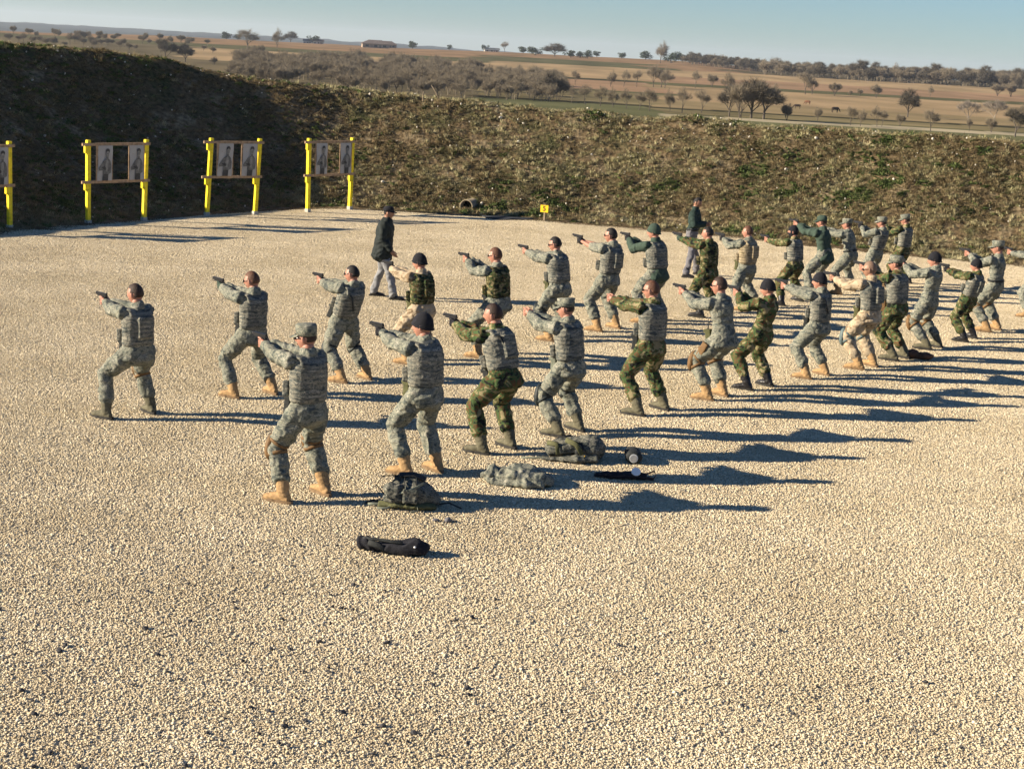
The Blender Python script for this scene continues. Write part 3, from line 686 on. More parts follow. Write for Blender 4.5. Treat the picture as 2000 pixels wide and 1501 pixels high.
# the grey wood and the underwood of the skyline, masses no one could count
def joined(kind, i):
    a, c = TREES[kind][i]; mb = MB()
    for me in (a, c):
        v = np.empty(len(me.vertices)*3); me.vertices.foreach_get('co', v); mb.add(v.reshape(-1, 3), [tuple(p.vertices) for p in me.polygons])
    return mb
JM = [proto('bare', joined('bare', i).mesh('j', False), [M['twig']]) for i in (0, 1, 2)]+[proto('bush', joined('bush', i).mesh('j', False), [M['twig']]) for i in (0, 1)]+[proto('dense', joined('dense', 0).mesh('j', False), [M['twigdark']])]
def mass(name, label, cat, spots):
    P, S_, I = [], [], []
    for (px, dl, h, k_) in spots:
        p = on_terrain(px, dl); P.append(p); hh = h*math.hypot(p[0], p[1])/F; w = random.uniform(.9, 1.4); S_.append((hh*w, hh*w, hh)); I.append(k_)
    n_ = len(P); o = scatter(name, P, np.stack([np.zeros(n_), np.zeros(n_), rng.uniform(0, 6.28, n_)], 1), S_, JM, I); tag(o, label, cat, None, 'stuff')
spots_ = []
for _ in range(420):
    x = random.uniform(430, 1060); dl = random.uniform(50, 98) if x > 560 else random.uniform(56, 95)
    if x > 900: dl = random.uniform(62, 96)
    spots_.append((x, dl, random.uniform(24, 38), random.choice((0, 1, 2, 3, 2, 4))))
for _ in range(60): spots_.append((random.uniform(0, 400), random.uniform(20, 42), random.uniform(9, 16), random.choice((3, 4, 3))))
mass('woodland', 'grey leafless wood filling the hollow behind the berm', 'woodland', spots_)
spots_ = []
for _ in range(420):
    x = random.uniform(1290, 2010); dl = random.uniform(16, 22) if x > 1450 else random.uniform(6, 9)+(x-1290)/160*8
    spots_.append((x, dl, random.uniform(11, 21)+(x-1290)/80, random.choice((5, 5, 3, 4))))
mass('tree_line', 'dark underwood filling the wooded skyline on the right', 'woodland', spots_)

# --- houses on the ridge ---------------------------------------------
def house(name, px, py, wpx, hpx, label, dep=.5, hip=True, wallm='wall', roofm='roof', extra=None, rz=.2):
    p = at_px(px, py); s = math.hypot(p[0], p[1])/F; w, h = wpx*s, hpx*s; dp = w*dep
    o = empty(name, (p[0], p[1], p[2]-.2), rz); tag(o, label, 'house' if name != 'barn' else 'barn', 'buildings on the far ridge')
    wh = h*.52
    a = MB().box((0, 0, wh/2), (w/2, dp/2, wh/2)); link('wall', a.mesh('wall', False), M[wallm], o)
    b_ = MB(); i = w*.25 if hip else 0; e = .06*w
    v = [(-w/2-e, -dp/2-e, wh), (w/2+e, -dp/2-e, wh), (w/2+e, dp/2+e, wh), (-w/2-e, dp/2+e, wh), (-w/2+i-e*(not hip), 0, h), (w/2-i+e*(not hip), 0, h)]
    b_.add(v, [(0, 1, 5, 4), (1, 2, 5), (2, 3, 4, 5), (3, 0, 4), (3, 2, 1, 0)]); link('roof', b_.mesh('roof', False), M[roofm], o)
    for k_ in (-.33, 0, .33):
        c = MB().box((k_*w, -dp/2-.03, wh*.5), (w*.06, .05, wh*.24)); link('window', c.mesh('window', False), M['window'], o)
    c = MB().box((.17*w, -dp/2-.03, wh*.4), (w*.035, .05, wh*.38)); link('door', c.mesh('door', False), M['roof'], o)
    return o
house('ranch_house', 703, 91, 50, 15, 'wide brown ranch house with hipped roof, left half of its pair on the ridge', .5, True, 'wallb', 'roof')
house('ranch_house', 726, 91, 34, 13, 'lower brown wing of a house at the right end of the ranch house', .5, True, 'wallb', 'roof')
house('farm_shed', 573, 81, 15, 9, 'small white farm shed, left one of the white pair on the skyline', .6, False, 'wall', 'roofg')
house('farm_shed', 594, 82, 20, 9, 'white farm shed right of the dark tree on the left skyline', .5, False, 'wall', 'roof')
house('barn', 926, 98, 28, 8, 'low pale barn on the skyline between two small trees', .4, False, 'wall', 'roofg')
# --- cattle -------------------------------------------------------------
def cow(px, py, s, mt, label, rz):
    p = at_px(px, py); mb = MB()
    mb.tube([(-.75, 0, 1.0), (-.4, 0, 1.02), (.1, 0, .98), (.5, 0, 1.02), (.75, 0, 1.08)], [(.24, .26), (.30, .33), (.32, .36), (.30, .34), (.2, .24)], 12)
    mb.tube([(.7, 0, 1.1), (.95, 0, .85), (1.12, 0, .55)], [.17, .13, .12], 10); mb.tube([(1.08, 0, .6), (1.22, 0, .30), (1.28, 0, .18)], [(.10, .12), (.085, .09), (.06, .07)], 10)
    for x, y in ((.52, .17), (.52, -.17)): mb.tube([(x, y, .9), (x+.02, y, .48), (x-.01, y, .06), (x+.02, y, .0)], [.13, .075, .05, .055], 8)
    for x, y in ((-.62, .17), (-.62, -.17)): mb.tube([(x, y, .95), (x+.10, y, .62), (x-.07, y, .42), (x-.03, y, 0)], [.18, .10, .06, .055], 8)
    mb.tube([(-.8, 0, 1.1), (-.92, 0, .8), (-.9, 0, .45)], [.035, .025, .04], 6)
    for y in (-1, 1): mb.ell((1.06, y*.14, .66), (.03, .08, .045))
    o = link('cow', mb.mesh('cow'), M[mt], None, p, rz); o.scale = (s*.62, s*.62, s*.55); tag(o, label, 'cow', 'cattle grazing in the field'); return o
cow(1538, 199, 1.35, 'cowb', 'small brown cow farthest left and highest up the tan field', 2.5)
cow(1592, 214, 1.5, 'cow', 'dark cow grazing alone in the middle of the tan field', .3)
cow(1519, 207, 1.3, 'cow', 'dark cow beside the right edge of the big thicket', 3.0)
#@@OBJECTS
# ================================================================ TARGET STANDS
LINE = math.radians(51.5)                       # direction of the target line and of the firing lines
FACE = LINE+math.pi/2                           # shooters look this way
def stand(pl, pr, label, tilt):
    a, b_ = gnd(*pl), gnd(*pr); c = (a+b_)/2; d = b_-a; w = np.linalg.norm(d)
    o = empty('target_stand', (c[0], c[1], 0), math.atan2(d[1], d[0])); tag(o, label, 'target stand', 'yellow target stands')
    H = 1.98; hw = w/2; R = .048                # local +x along the stand, -y faces the shooters
    for i, s in enumerate((-1, 1)):
        p = MB(); t = tilt[i]
        v = np.array([[x*R, y*R, z] for z in (0, H) for x, y in ((-1, -1), (1, -1), (1, 1), (-1, 1))]); v[:, 0] += s*hw+v[:, 2]*t
        p.add(v, [(0, 1, 5, 4), (1, 2, 6, 5), (2, 3, 7, 6), (3, 0, 4, 7), (4, 5, 6, 7), (3, 2, 1, 0)])
        po = link('post', p.mesh('post', False), M['yellow'], o)
        bv = po.modifiers.new('b', 'BEVEL'); bv.width = .006; bv.segments = 1
        q = MB().box((s*hw+.0, 0, .035), (R+.012, R+.012, .05)); link('footing', q.mesh('footing', False), M['whitebase'], po)
        for z in (H-.23, H*.50-.12):
            k = MB(); x0 = s*hw+z*t-R-.035
            k.box((x0-.012, -R+.0, z+.01), (.046, .040, .085)); k.box((x0+.035, -R-.020, z-.085), (.045, .028, .035))
            bo = link('bracket', k.mesh('bracket', False), M['yellow'], o)
            bv = bo.modifiers.new('b', 'BEVEL'); bv.width = .012; bv.segments = 2
    tm = (tilt[0]+tilt[1])/2
    for z, e in ((H-.10, 0.0), (H*.50, .0)):
        k = MB().box((z*tm-.08, -R-.024, z), (hw+.17, .02, .033)); bo = link('crossbar', k.mesh('crossbar', False), M['lath'], o)
    z0, z1 = H*.5+.03, H-.13; wp = .205
    for s, xc in ((-1, -hw+.37), (1, hw-.33)):
        lean = random.uniform(-.03, .04)
        P = MB(); N = 8; v = []; f = []
        for i in range(N+1):
            for j in range(5):
                zz = z0+(z1-z0)*i/N; x = xc+(j/4*2-1)*wp+zz*tm+lean*(zz-z0); v.append((x, -R-.062+.012*math.sin(i*1.1+j), zz))
        n_ = len(v); v += [(x, y+.006, z) for x, y, z in v]
        for i in range(N):
            for j in range(4):
                q_ = i*5+j; f += [(q_, q_+1, q_+6, q_+5), (n_+q_, n_+q_+5, n_+q_+6, n_+q_+1)]
        P.add(v, f); po = link('paper_target', P.mesh('paper_target'), M['paper'], o)
        bb = MB().box((xc+(z0+z1)/2*tm, -R-.045, (z0+z1)/2), (wp+.035, .006, (z1-z0)/2+.03)); link('backing_board', bb.mesh('backing_board', False), M['lath'], po)
        def flat(pts, m_, dy, key):
            q_ = MB(); X = [(xc+x*wp+(z0+z*(z1-z0))*tm+lean*z*(z1-z0), z0+z*(z1-z0)) for x, z in pts]; k_ = len(X)
            q_.add([(x, -R-.078-dy, z) for x, z in X]+[(x, -R-.074-dy, z) for x, z in X], [tuple(range(k_))]+[(j, k_+j, k_+(j+1) % k_, (j+1) % k_) for j in range(k_)])
            link(key, q_.mesh(key, False), M[m_], po)
        ov = lambda cx, cz, rx, rz_, n=14: [(cx+rx*math.cos(a), cz+rz_*math.sin(a)) for a in np.arange(n)*2*math.pi/n]
        flat([(-.30, 0), (.45, 0), (.50, .20), (-.25, .20)], 'print2', .000, 'printed_trousers')
        flat([(-.30, .19), (.55, .19), (.80, .22), (.85, .42), (.72, .55), (.48, .62), (.05, .62), (-.30, .56), (-.62, .46), (-.92, .36), (-.85, .29), (-.30, .30)], 'print1', .002, 'printed_shirt')
        flat([(-.02, .30), (.30, .24), (.42, .52), (.32, .60), (.10, .59), (.0, .50)], 'print3', .004, 'printed_highlight')
        flat([(-.55, .38), (-.1, .42), (.12, .36), (.05, .30), (-.25, .33)], 'print2', .005, 'printed_arm')
        flat([(.10, .58), (.42, .58), (.38, .70), (.14, .70)], 'print1', .003, 'printed_neck')
        flat(ov(.26, .78, .24, .10), 'print3', .005, 'printed_face')
        flat([(.0, .79), (.0, .87), (.12, .915), (.40, .915), (.53, .87), (.52, .79), (.44, .83), (.26, .845), (.08, .83)], 'print2', .007, 'printed_hair')
        flat([(.14, .76), (.38, .76), (.38, .775), (.14, .775)], 'print2', .007, 'printed_eyes')
        flat([(.19, .715), (.33, .715), (.33, .725), (.19, .725)], 'print2', .007, 'printed_mouth')
    return o
stand((-92, 453), (19, 446), 'yellow target stand cut off by the left edge of the photo', (0, 0))
stand((172, 436), (281, 430), 'yellow target stand second from the left, with white footing on both posts', (.0, .03))
stand((404, 420), (498, 418), 'yellow target stand third from the left, its posts leaning right', (.05, .05))
stand((601, 413), (683, 408), 'rightmost yellow target stand, nearest the sunlit slope of the berm', (-.01, .01))

# ================================================================ PEOPLE
SM = M
def ik(a, c, l1, l2, pole):
    a, c, pole = map(lambda q: np.asarray(q, float), (a, c, pole)); d = c-a; L = np.linalg.norm(d)
    if L > (l1+l2)*.995: c = a+d/L*(l1+l2)*.995; d = c-a; L = np.linalg.norm(d)
    u = d/L; x = (l1*l1-l2*l2+L*L)/(2*L); h = math.sqrt(max(l1*l1-x*x, 0)); p = pole-u*np.dot(pole, u); p /= np.linalg.norm(p)+1e-9
    return a+u*x+p*h, c
def head_pts(k, n=1.0, sel=None, inside=.9, off=1.0, nu=44, nv=30):
    th = np.linspace(0, np.pi, nv+1); ph = np.arange(nu)*2*np.pi/nu
    T_, Pq = np.meshgrid(th[1:-1], ph, indexing='ij')
    D = np.stack([np.sin(T_)*np.cos(Pq), np.sin(T_)*np.sin(Pq), np.cos(T_)], -1).reshape(-1, 3)
    D = np.vstack([[0, 0, 1], D, [0, 0, -1]])
    X, Y, Z = D.T
    P = D*np.array([.099, .078, .120])
    low = np.clip(-Z, 0, 1)
    P[:, 1] *= 1-.30*low**1.3; P[:, 0] = np.where(X < 0, P[:, 0]*(1-.45*low), P[:, 0]*(1-.10*low))
    P[:, 0] += .006*np.exp(-((Z-.17)/.09)**2)*(X > .3)
    P[:, 0] -= .010*np.exp(-((np.abs(Y)-.36)/.15)**2-((Z-.02)/.10)**2)*(X > 0)
    P[:, 0] += .012*np.exp(-(Y/.3)**2-((Z+.82)/.16)**2)*(X > 0)
    P[:, 0] += .004*np.exp(-(Y/.28)**2-((Z+.52)/.06)**2)*(X > 0)
    nose = np.exp(-(Y/.13)**2)*np.exp(-((Z+.20)/.14)**2)*(X > .3); P[:, 0] += .027*nose
    P[:, 0] += .010*np.exp(-(Y/.10)**2)*np.exp(-((Z+.02)/.12)**2)*(X > .3)
    if sel is not None:
        wgt = sel(X, Y, Z); P = P*(inside+(off-inside)*wgt)[:, None]
    nu_, nv_ = nu, nv; f = [(0, 1+j, 1+(j+1) % nu) for j in range(nu)]
    for i in range(nv-2):
        a = 1+i*nu
        for j in range(nu): f.append((a+j, a+nu+j, a+nu+(j+1) % nu, a+(j+1) % nu))
    a = 1+(nv-2)*nu; L = len(P)-1; f += [(a+j, L, a+(j+1) % nu) for j in range(nu)]
    return P*k, f
sstep = lambda a, b_, x: np.clip((x-a)/(b_-a), 0, 1)**2*(3-2*np.clip((x-a)/(b_-a), 0, 1))
SEL = {
 'hair': lambda X, Y, Z: np.maximum(sstep(.52, .64, Z+.25*np.clip(-X, 0, .5)), np.maximum(sstep(-.34, -.20, Z)*sstep(-.30, -.46, X), sstep(.08, .18, Z)*sstep(.26, .14, X))),
 'beanie': lambda X, Y, Z: sstep(-.18, -.10, Z+.12*np.clip(-X, 0, 1)-.22*np.clip(X, 0, 1)),
 'balaclava': lambda X, Y, Z: 1-np.exp(-((Z-.06)/.2)**4)*(X > .45),
 'cap': lambda X, Y, Z: sstep(.20, .28, Z)}
def rotm(yaw=0, pitch=0, roll=0):
    cy, sy, cp_, sp_, c, s = math.cos(yaw), math.sin(yaw), math.cos(pitch), math.sin(pitch), math.cos(roll), math.sin(roll)
    return np.array([[cy, -sy, 0], [sy, cy, 0], [0, 0, 1]])@np.array([[cp_, 0, sp_], [0, 1, 0], [-sp_, 0, cp_]])@np.array([[1, 0, 0], [0, c, -s], [0, s, c]])
gun_me = None
def make_gun():
    a = MB(); a.box((.045, 0, .030), (.096, .0125, .0150)); a.box((.035, 0, .010), (.075, .0115, .0065)); a.tube([(.135, 0, .031), (.152, 0, .031)], [.008, .008], 8, cap=False)
    a.box((.128, 0, .048), (.004, .002, .004)); a.box((-.045, 0, .048), (.005, .007, .004)); a.box((-.052, 0, .022), (.010, .008, .008))
    a.tube([(.012, 0, .004), (.016, 0, -.022), (.045, 0, -.026), (.060, 0, .004)], [.0035]*4, 6)
    g = MB(); v = []
    for x0, x1, z in ((-.045, .005, .008), (-.052, -.006, -.045), (-.064, -.016, -.092)): v += [(x0, -.014, z), (x1, -.013, z), (x1, .013, z), (x0, .014, z)]
    g.add(v, [(0, 1, 5, 4), (1, 2, 6, 5), (2, 3, 7, 6), (3, 0, 4, 7), (4, 5, 9, 8), (5, 6, 10, 9), (6, 7, 11, 10), (7, 4, 8, 11), (3, 2, 1, 0), (8, 9, 10, 11)])
    return a.mesh('pistol', False), g.mesh('grip', False)
GA, GB = make_gun(); GA.materials.append(M['gun']); GB.materials.append(M['gungrip'])
def grip_hand(mb, W_, G, s, k, outer):
    """hand closed round the pistol grip: palm, four curled fingers stacked down the grip, thumb along the top of the side"""
    o = .013*outer
    mb.tube([W_, (np.asarray(W_)+G+[-.03, s*.03, -.03])/2, G+[-.028, s*(.026+o), -.022]], [(.027, .022), (.031, .022), (.036, .020)], 10, (0, 0, 1))
    for i in range(4):
        z = .0-.021*i-.008; L = (1.0, 1.06, 1.0, .85)[i]; r = (.0095, .0097, .0092, .0082)[i]
        b_ = np.array([-.028, s*(.030+o), z]); p1 = np.array([.012*L, s*(.028+o), z-.002]); p2 = np.array([.030*L+o, s*.006, z-.003]); p3 = np.array([.020*L+o*.6, -s*(.022+o*.5), z-.004])
        mb.tube([G+b_, G+(b_+p1)/2+[0, s*.003, 0], G+p1, G+p2, G+p3], [r*1.1, r, r, r*.92, r*.8], 8)
    mb.tube([G+[-.042, s*(.022+o), -.008], G+[-.010, s*(.027+o), .014], G+[.030, s*(.021+o), .017]], [.0125, .011, .009], 8)
def rest_hand(mb, W_, fwd, side, k, curl=.5):
    """relaxed hanging hand; fwd = finger direction, side = palm width direction"""
    W_ = np.asarray(W_, float); f = np.asarray(fwd, float); f /= np.linalg.norm(f); s = np.asarray(side, float); s /= np.linalg.norm(s); n_ = np.cross(f, s)
    mb.tube([W_, W_+f*.045, W_+f*.09], [(.028, .018), (.040, .017), (.040, .014)], 10, s)
    for i in range(4):
        L = (.070, .080, .074, .058)[i]; r = .0088-.0004*i; b_ = W_+f*.088+s*(.030-.020*i)
        p1 = b_+f*L*.45+n_*curl*.012; p2 = p1+f*L*.32+n_*curl*.022; p3 = p2+f*L*.2+n_*curl*.024
        mb.tube([b_, p1, p2, p3], [r, r, r*.92, r*.8], 8)
    t0 = W_+f*.03+s*.034; mb.tube([t0, t0+f*.032+s*.022+n_*.008, t0+f*.062+s*.026+n_*.016], [.012, .0105, .0085], 8)
NP = [0]
def person(L, R, head, gun=None, label='', top='abu', pants='abu', vest=None, boots='tan', headgear='hair', hair='hairb', glove=None, glasses=False, gunlabel=None,
           pads=None, pouch=None, sleeve='long', yaw=0, skin='skin', mode='aim', group='shooters aiming in two staggered lines', belt=False, lean=None, jacket=False, holster=False, vestmat=None, strap=False, hipback=.05, tleg=1.0, padL=True, hipx=None):
    NP[0] += 1; seed = NP[0]
    face = (FACE-.07 if mode == 'aim' else 0)+yaw
    n_ = np.array([math.cos(face), math.sin(face)]); lf = np.array([-n_[1], n_[0]])
    l, r = gnd(*L), gnd(*R); P0 = (l+r)/2+n_*.05
    def loc2(p, z): q_ = np.asarray(p)-P0; return np.array([q_@n_, q_@lf, z])
    def sag(px, py, off=0.0):
        """point of the plane through the person's middle seen at a pixel -> local"""
        d = ray(px, py); O = np.array([0, 0, HC]); nn_ = np.array([lf[0], lf[1], 0]); B_ = np.array([P0[0], P0[1], 0])+nn_*off
        t = ((B_-O)@nn_)/(d@nn_); q_ = O+d*t; return np.array([(q_[:2]-P0)@n_, off, q_[2]])
    if mode == 'aim': ht = sag(*head)
    else:
        d = ray(*head); t = np.hypot(*P0)/np.hypot(d[0], d[1]); q_ = np.array([0, 0, HC])+d*t; rel = q_[:2]-P0; ht = np.array([rel@n_, rel@lf, q_[2]])
    hat = .03 if headgear in ('cap', 'beanie', 'gbeanie', 'gcap', 'bcap') else .012
    base = 1.565 if mode == 'aim' else 1.80
    k = float(np.clip((ht[2]-hat)/base, .90, 1.09))
    C = np.array([ht[0]-.01, ht[1], ht[2]-hat-.122*k])
    tp_mid = -.05
    N = C+np.array([-.035*k, 0, -.135*k])                      # base of the neck
    tp = -hipback*k
    if hipx: tp = min(np.arange(-.40, .30, .02), key=lambda t: abs(proj((P0[0]+n_[0]*t, P0[1]+n_[1]*t, .86*k))[0]-hipx))
    tp = float(np.clip(tp, N[0]-.32*k, N[0]+.3*k))
    Ls = .515*k; hz = N[2]-math.sqrt(max(Ls**2-(N[0]-tp)**2, .05)); hz = min(hz, (.93 if mode == 'aim' else .96)*k)
    P = np.array([tp, N[1]*.3, hz]); U = N-P; Lt = np.linalg.norm(U); U /= Lt; Fv = np.cross(np.array([0, 1, 0]), U); Fv /= np.linalg.norm(Fv)
    if Fv[0] < 0: Fv = -Fv
    T_ = lambda a, b_=0, c=0: P+U*(a*Lt/.53)+Fv*(b_*k)+np.array([0, c*k, 0])
    root_rot = face
    # legs
    ank = []; kn = []; foot = []
    for s, px in ((1, L), (-1, R)):
        h = loc2(gnd(*px), 0); fy = s*(.22 if s > 0 else .12) if mode == 'aim' else 0.0
        fd = np.array([math.cos(fy), math.sin(fy), 0]); A_ = h+fd*.055*k; A_[2] = .095*k
        hip = T_(0, 0, s*.095); kk, cc = ik(hip, A_, .435*k, .43*k, np.array([1, s*.28, 0])); ank.append(A_); kn.append(kk); foot.append((h, fd)); 
    # arms
    wr, el, sh = [], [], []
    pr = .05 if gun else 0
    if gun: G = sag(*gun)
    for s in (1, -1):
        shd = T_(.462, pr, s*.168)
        if gun:
            Wt = G+np.array([-.075*k, s*.040, -.040]); e, w = ik(shd, Wt, .295*k, .27*k, np.array([-.1, s*random.uniform(.3, .7), -1.0]))
        elif mode == 'walk':
            Wt = shd+np.array([-.12 if s > 0 else .16, s*.03, -.50])*k; e, w = ik(shd, Wt, .295*k, .27*k, np.array([-1, s*.2, 0]))
        else:
            Wt = T_(.24, .30, s*.05); e, w = ik(shd, Wt, .295*k, .27*k, np.array([-.6, s*.6, -.6]))
        sh.append(shd); el.append(e); wr.append(w)
    if gun:
        Gc = (wr[0]+wr[1])/2-np.array([-.075*k, 0, -.040]); G = np.array([Gc[0], 0.0, Gc[2]]); wr = [G+np.array([-.075*k, s*.040, -.040]) for s in (1, -1)]
        for i, s in enumerate((1, -1)): el[i], wr[i] = ik(sh[i], wr[i], .295*k, .27*k, np.array([-.1, s*random.uniform(.3, .7), -1.0]))
    # ---- body (skin)
    b = MB(); K = lambda *rs: [(x*k, y*k) for x, y in rs]
    b.tube([T_(a) for a in (-.06, .02, .12, .22, .34, .42, .48, .52)], K((.12, .08), (.15, .095), (.14, .09), (.13, .085), (.15, .10), (.16, .105), (.14, .085), (.07, .06)), 14)
    nk = [T_(.49), N+np.array([.005, 0, .03*k]), C+np.array([-.025*k, 0, -.06*k])]
    b.tube(nk, K((.075, .07), (.058, .06), (.056, .060)), 14)
    for i in range(2):
        b.tube([T_(.0, 0, (.095, -.095)[i]), (T_(0, 0, (.095, -.095)[i])+kn[i])/2, kn[i], (kn[i]+ank[i])/2, ank[i]], [.075*k, .065*k, .048*k, .045*k, .034*k], 10, (0, 1, 0))
        b.tube([sh[i], (sh[i]+el[i])/2, el[i], el[i]*.65+wr[i]*.35, wr[i]], [.042*k, .040*k, .034*k, .035*k, .024*k], 10)
    me_b = b.mesh('body')
    loc = (P0[0], P0[1], 0)
    root = link('person', me_b, M[skin], None, loc, root_rot)
    md = root.modifiers.new('r', 'REMESH'); md.mode = 'VOXEL'; md.voxel_size = .015; md.use_smooth_shade = True
    tag(root, label, 'person', group)
    hy = (.36+random.uniform(-.06, .08)) if mode == 'aim' else (0 if mode != 'instruct' else -.15)
    Rh = rotm(hy, random.uniform(-.02, .16) if mode == 'aim' else (.30 if mode == 'instruct' else .02), random.uniform(-.07, .07))
    def addhead(me):
        pass
    hp, hf = head_pts(k)
    hm = MB(); hm.add(hp@Rh.T+C, hf)
    for s in (-1, 1):
        hm.ell(C+Rh@np.array([-.008*k, s*.080*k, -.004*k]), (.017*k, .009*k, .031*k), Rh@rotm(s*.4, .15), 10, 7)
        hm.ell(C+Rh@np.array([.0, s*.078*k, -.02*k]), (.009*k, .009*k, .012*k), None, 8, 6)
    hands = MB()
    if gun:
        grip_hand(hands, wr[1], G, -1, k, 0); grip_hand(hands, wr[0], G, 1, k, 1)
    elif mode == 'walk':
        for i, s in enumerate((1, -1)): d = wr[i]-el[i]; d /= np.linalg.norm(d); rest_hand(hands, wr[i]-d*.01, d+[.1, 0, -.15], (1, 0, 0.1), k, .6*s)
    else:
        for i, s in enumerate((1, -1)): d = wr[i]-el[i]; d /= np.linalg.norm(d); rest_hand(hands, wr[i]-d*.01, d, (0.2, -s*.3, .9), k, .9*s)
    JOIN.append((root, [hm] if glove else [hm, hands], M[skin]))
    def child(name, mb, mat, smooth=True, par=None): return link(name, mb.mesh(name, smooth), M[mat], par or root)
    if glove: child('gloves', hands, glove)
    lp = MB(); lp.ell(C+Rh@np.array([.094*k, 0, -.062*k]), (.006, .020*k, .006), Rh, 8, 6); child('lips', lp, 'lip')
    for s in (-1, 1):
        e = MB().ell(C+Rh@np.array([.082*k, s*.031*k, .004*k]), (.010*k, .013*k, .007*k), None, 8, 6); child('eye', e, 'eye')
    if glasses:
        g = MB()
        for s in (-1, 1):
            g.ell(C+Rh@np.array([.100*k, s*.034*k, .006*k]), (.008*k, .030*k, .020*k), Rh@rotm(-s*-.25), 10, 7)
            g.tube([C+Rh@np.array([.095*k, s*.058*k, .010*k]), C+Rh@np.array([.05*k, s*.077*k, .010*k]), C+Rh@np.array([-.01*k, s*.084*k, .012*k])], [.005, .004, .004], 6)
        child('glasses', g, 'glass')
    # ---- headgear
    def shell(sel, off, name, mat, inside=.93):
        q_, f_ = head_pts(k, sel=sel, inside=inside, off=off); mm = MB(); mm.add(q_@Rh.T+C, f_); return child(name, mm, mat)
    if headgear in ('hair', 'cap', 'gcap', 'bcap'): shell(SEL['hair'], 1.055 if headgear == 'hair' else 1.03, 'hair', hair)
    if headgear in ('beanie', 'gbeanie'):
        mt = 'blackcloth' if headgear == 'beanie' else 'greencloth'
        q_, f_ = head_pts(k, sel=SEL['beanie'], inside=.9, off=1.14); q_[:, 2] += .012*(q_[:, 2] > .03)*k
        mm = MB(); mm.add(q_@Rh.T+C, f_); child('beanie', mm, mt)
        cuff = MB(); a = np.arange(16)*2*np.pi/16; pts = [C+Rh@(np.array([.1*math.cos(t)*1.11, .079*math.sin(t)*1.13, .004+.028*math.cos(t)])*k) for t in np.r_[a, a[:1], a[1:2]]]
        cuff.tube(pts, [.010*k]*len(pts), 6, (0, 0, 1), cap=False); child('cuff', cuff, mt)
    if headgear == 'balaclava': shell(SEL['balaclava'], 1.12, 'balaclava', 'blackcloth')
    if headgear in ('cap', 'gcap', 'bcap', 'wcap'):
        mt = {'cap': 'abu', 'gcap': 'greencloth', 'bcap': 'blackcloth', 'wcap': 'wdl'}[headgear]
        mm = MB(); rb = (.088*k, .109*k)
        z0, z1 = .034*k, .128*k
        if headgear in ('gcap', 'bcap'): rr_ = [(.087, .107), (.088, .108), (.080, .098), (.052, .064), (.012, .014)]; zz_ = [.03, .07, .105, .13, .136]
        else: rr_ = [(.087, .107), (.089, .110), (.091, .113), (.087, .108), (.02, .03)]; zz_ = [.03, .08, .122, .130, .133]
        mm.tube([C+Rh@(np.array([-.004, 0, z])*k) for z in zz_], [(x*k, y*k) for x, y in rr_], 22, (0, 1, 0), cap=False); child('cap', mm, mt)
        br = MB(); nb = 11; v = []
        for j in range(nb):
            t = -1.15+2.3*j/(nb-1)
            for rad, dz in ((1.0, 0), (1.5, -.030)):
                ex = rad if rad == 1 else 1+.66*math.cos(t*1.1)
                v.append(C+Rh@(np.array([.104*math.cos(t)*ex, .084*math.sin(t)*(1+.12*(rad > 1)), .040+dz*math.cos(t)])*k))
        v = np.array(v); vv = np.vstack([v, v-[0, 0, .005]]); nn2 = len(v); f = []
        for j in range(nb-1): q_ = j*2; f += [(q_, q_+2, q_+3, q_+1), (nn2+q_, nn2+q_+1, nn2+q_+3, nn2+q_+2), (q_+1, q_+3, nn2+q_+3, nn2+q_+1)]
        br.add(vv, f); child('brim', br, mt)
    # ---- shirt
    s_ = MB()
    hem = -.10 if not jacket else -.13
    prof_ = [(hem, .218, .172), (-.03, .208, .164), (.05, .184, .142), (.13, .168, .122), (.20, .162, .118), (.28, .168, .126), (.36, .183, .134), (.42, .188, .130), (.465, .165, .108), (.50, .105, .085), (.53, .080, .078)]
    if jacket: prof_ = [(hem, .235, .185), (-.08, .228, .178), (.0, .215, .165), (.13, .20, .15), (.28, .195, .148), (.38, .205, .15), (.44, .19, .13), (.49, .12, .10), (.55, .088, .085)]
    if belt: prof_ = [(.07, .170, .128)]+prof_[3:]
    bk = random.uniform(.88, .98) if not jacket else 1.14
    s_.tube([T_(a) for a, _, _ in prof_], [(x*k*bk, y*k*bk) for _, x, y in prof_], 20)
    for i, s in enumerate((1, -1)):
        a = T_(.42, pr*.2, s*.06); j = 1.12 if jacket else 1.0
        if sleeve == 'long':
            w_end = wr[i]+(el[i]-wr[i])*.06
            s_.tube([a, sh[i], sh[i]*.5+el[i]*.5, el[i], el[i]*.5+wr[i]*.5, w_end], [.085*k*j, .079*k*j, .074*k*j, .068*k*j, .060*k*j, .046*k*j], 14)
        else:
            s_.tube([a, sh[i], sh[i]*.5+el[i]*.5, sh[i]*.05+el[i]*.95], [.082*k, .082*k, .072*k, .060*k], 14)
    # collar
    s_.tube([N+np.array([-.008*k, 0, -.02*k]), N+np.array([0, 0, .035*k])], [(.078*k, .080*k), (.070*k, .074*k)], 16)
    soft('jacket' if jacket else 'shirt', s_, M[top], root,    .0115, .017, (13, 13, 18), seed, 4)
    # ---- trousers
    t_m = MB(); pz = .115 if not belt else .11
    t_m.tube([T_(a) for a in (-.09, -.03, .04, pz)], K((.13, .11), (.178, .130), (.172, .125), (.158, .113)), 18)
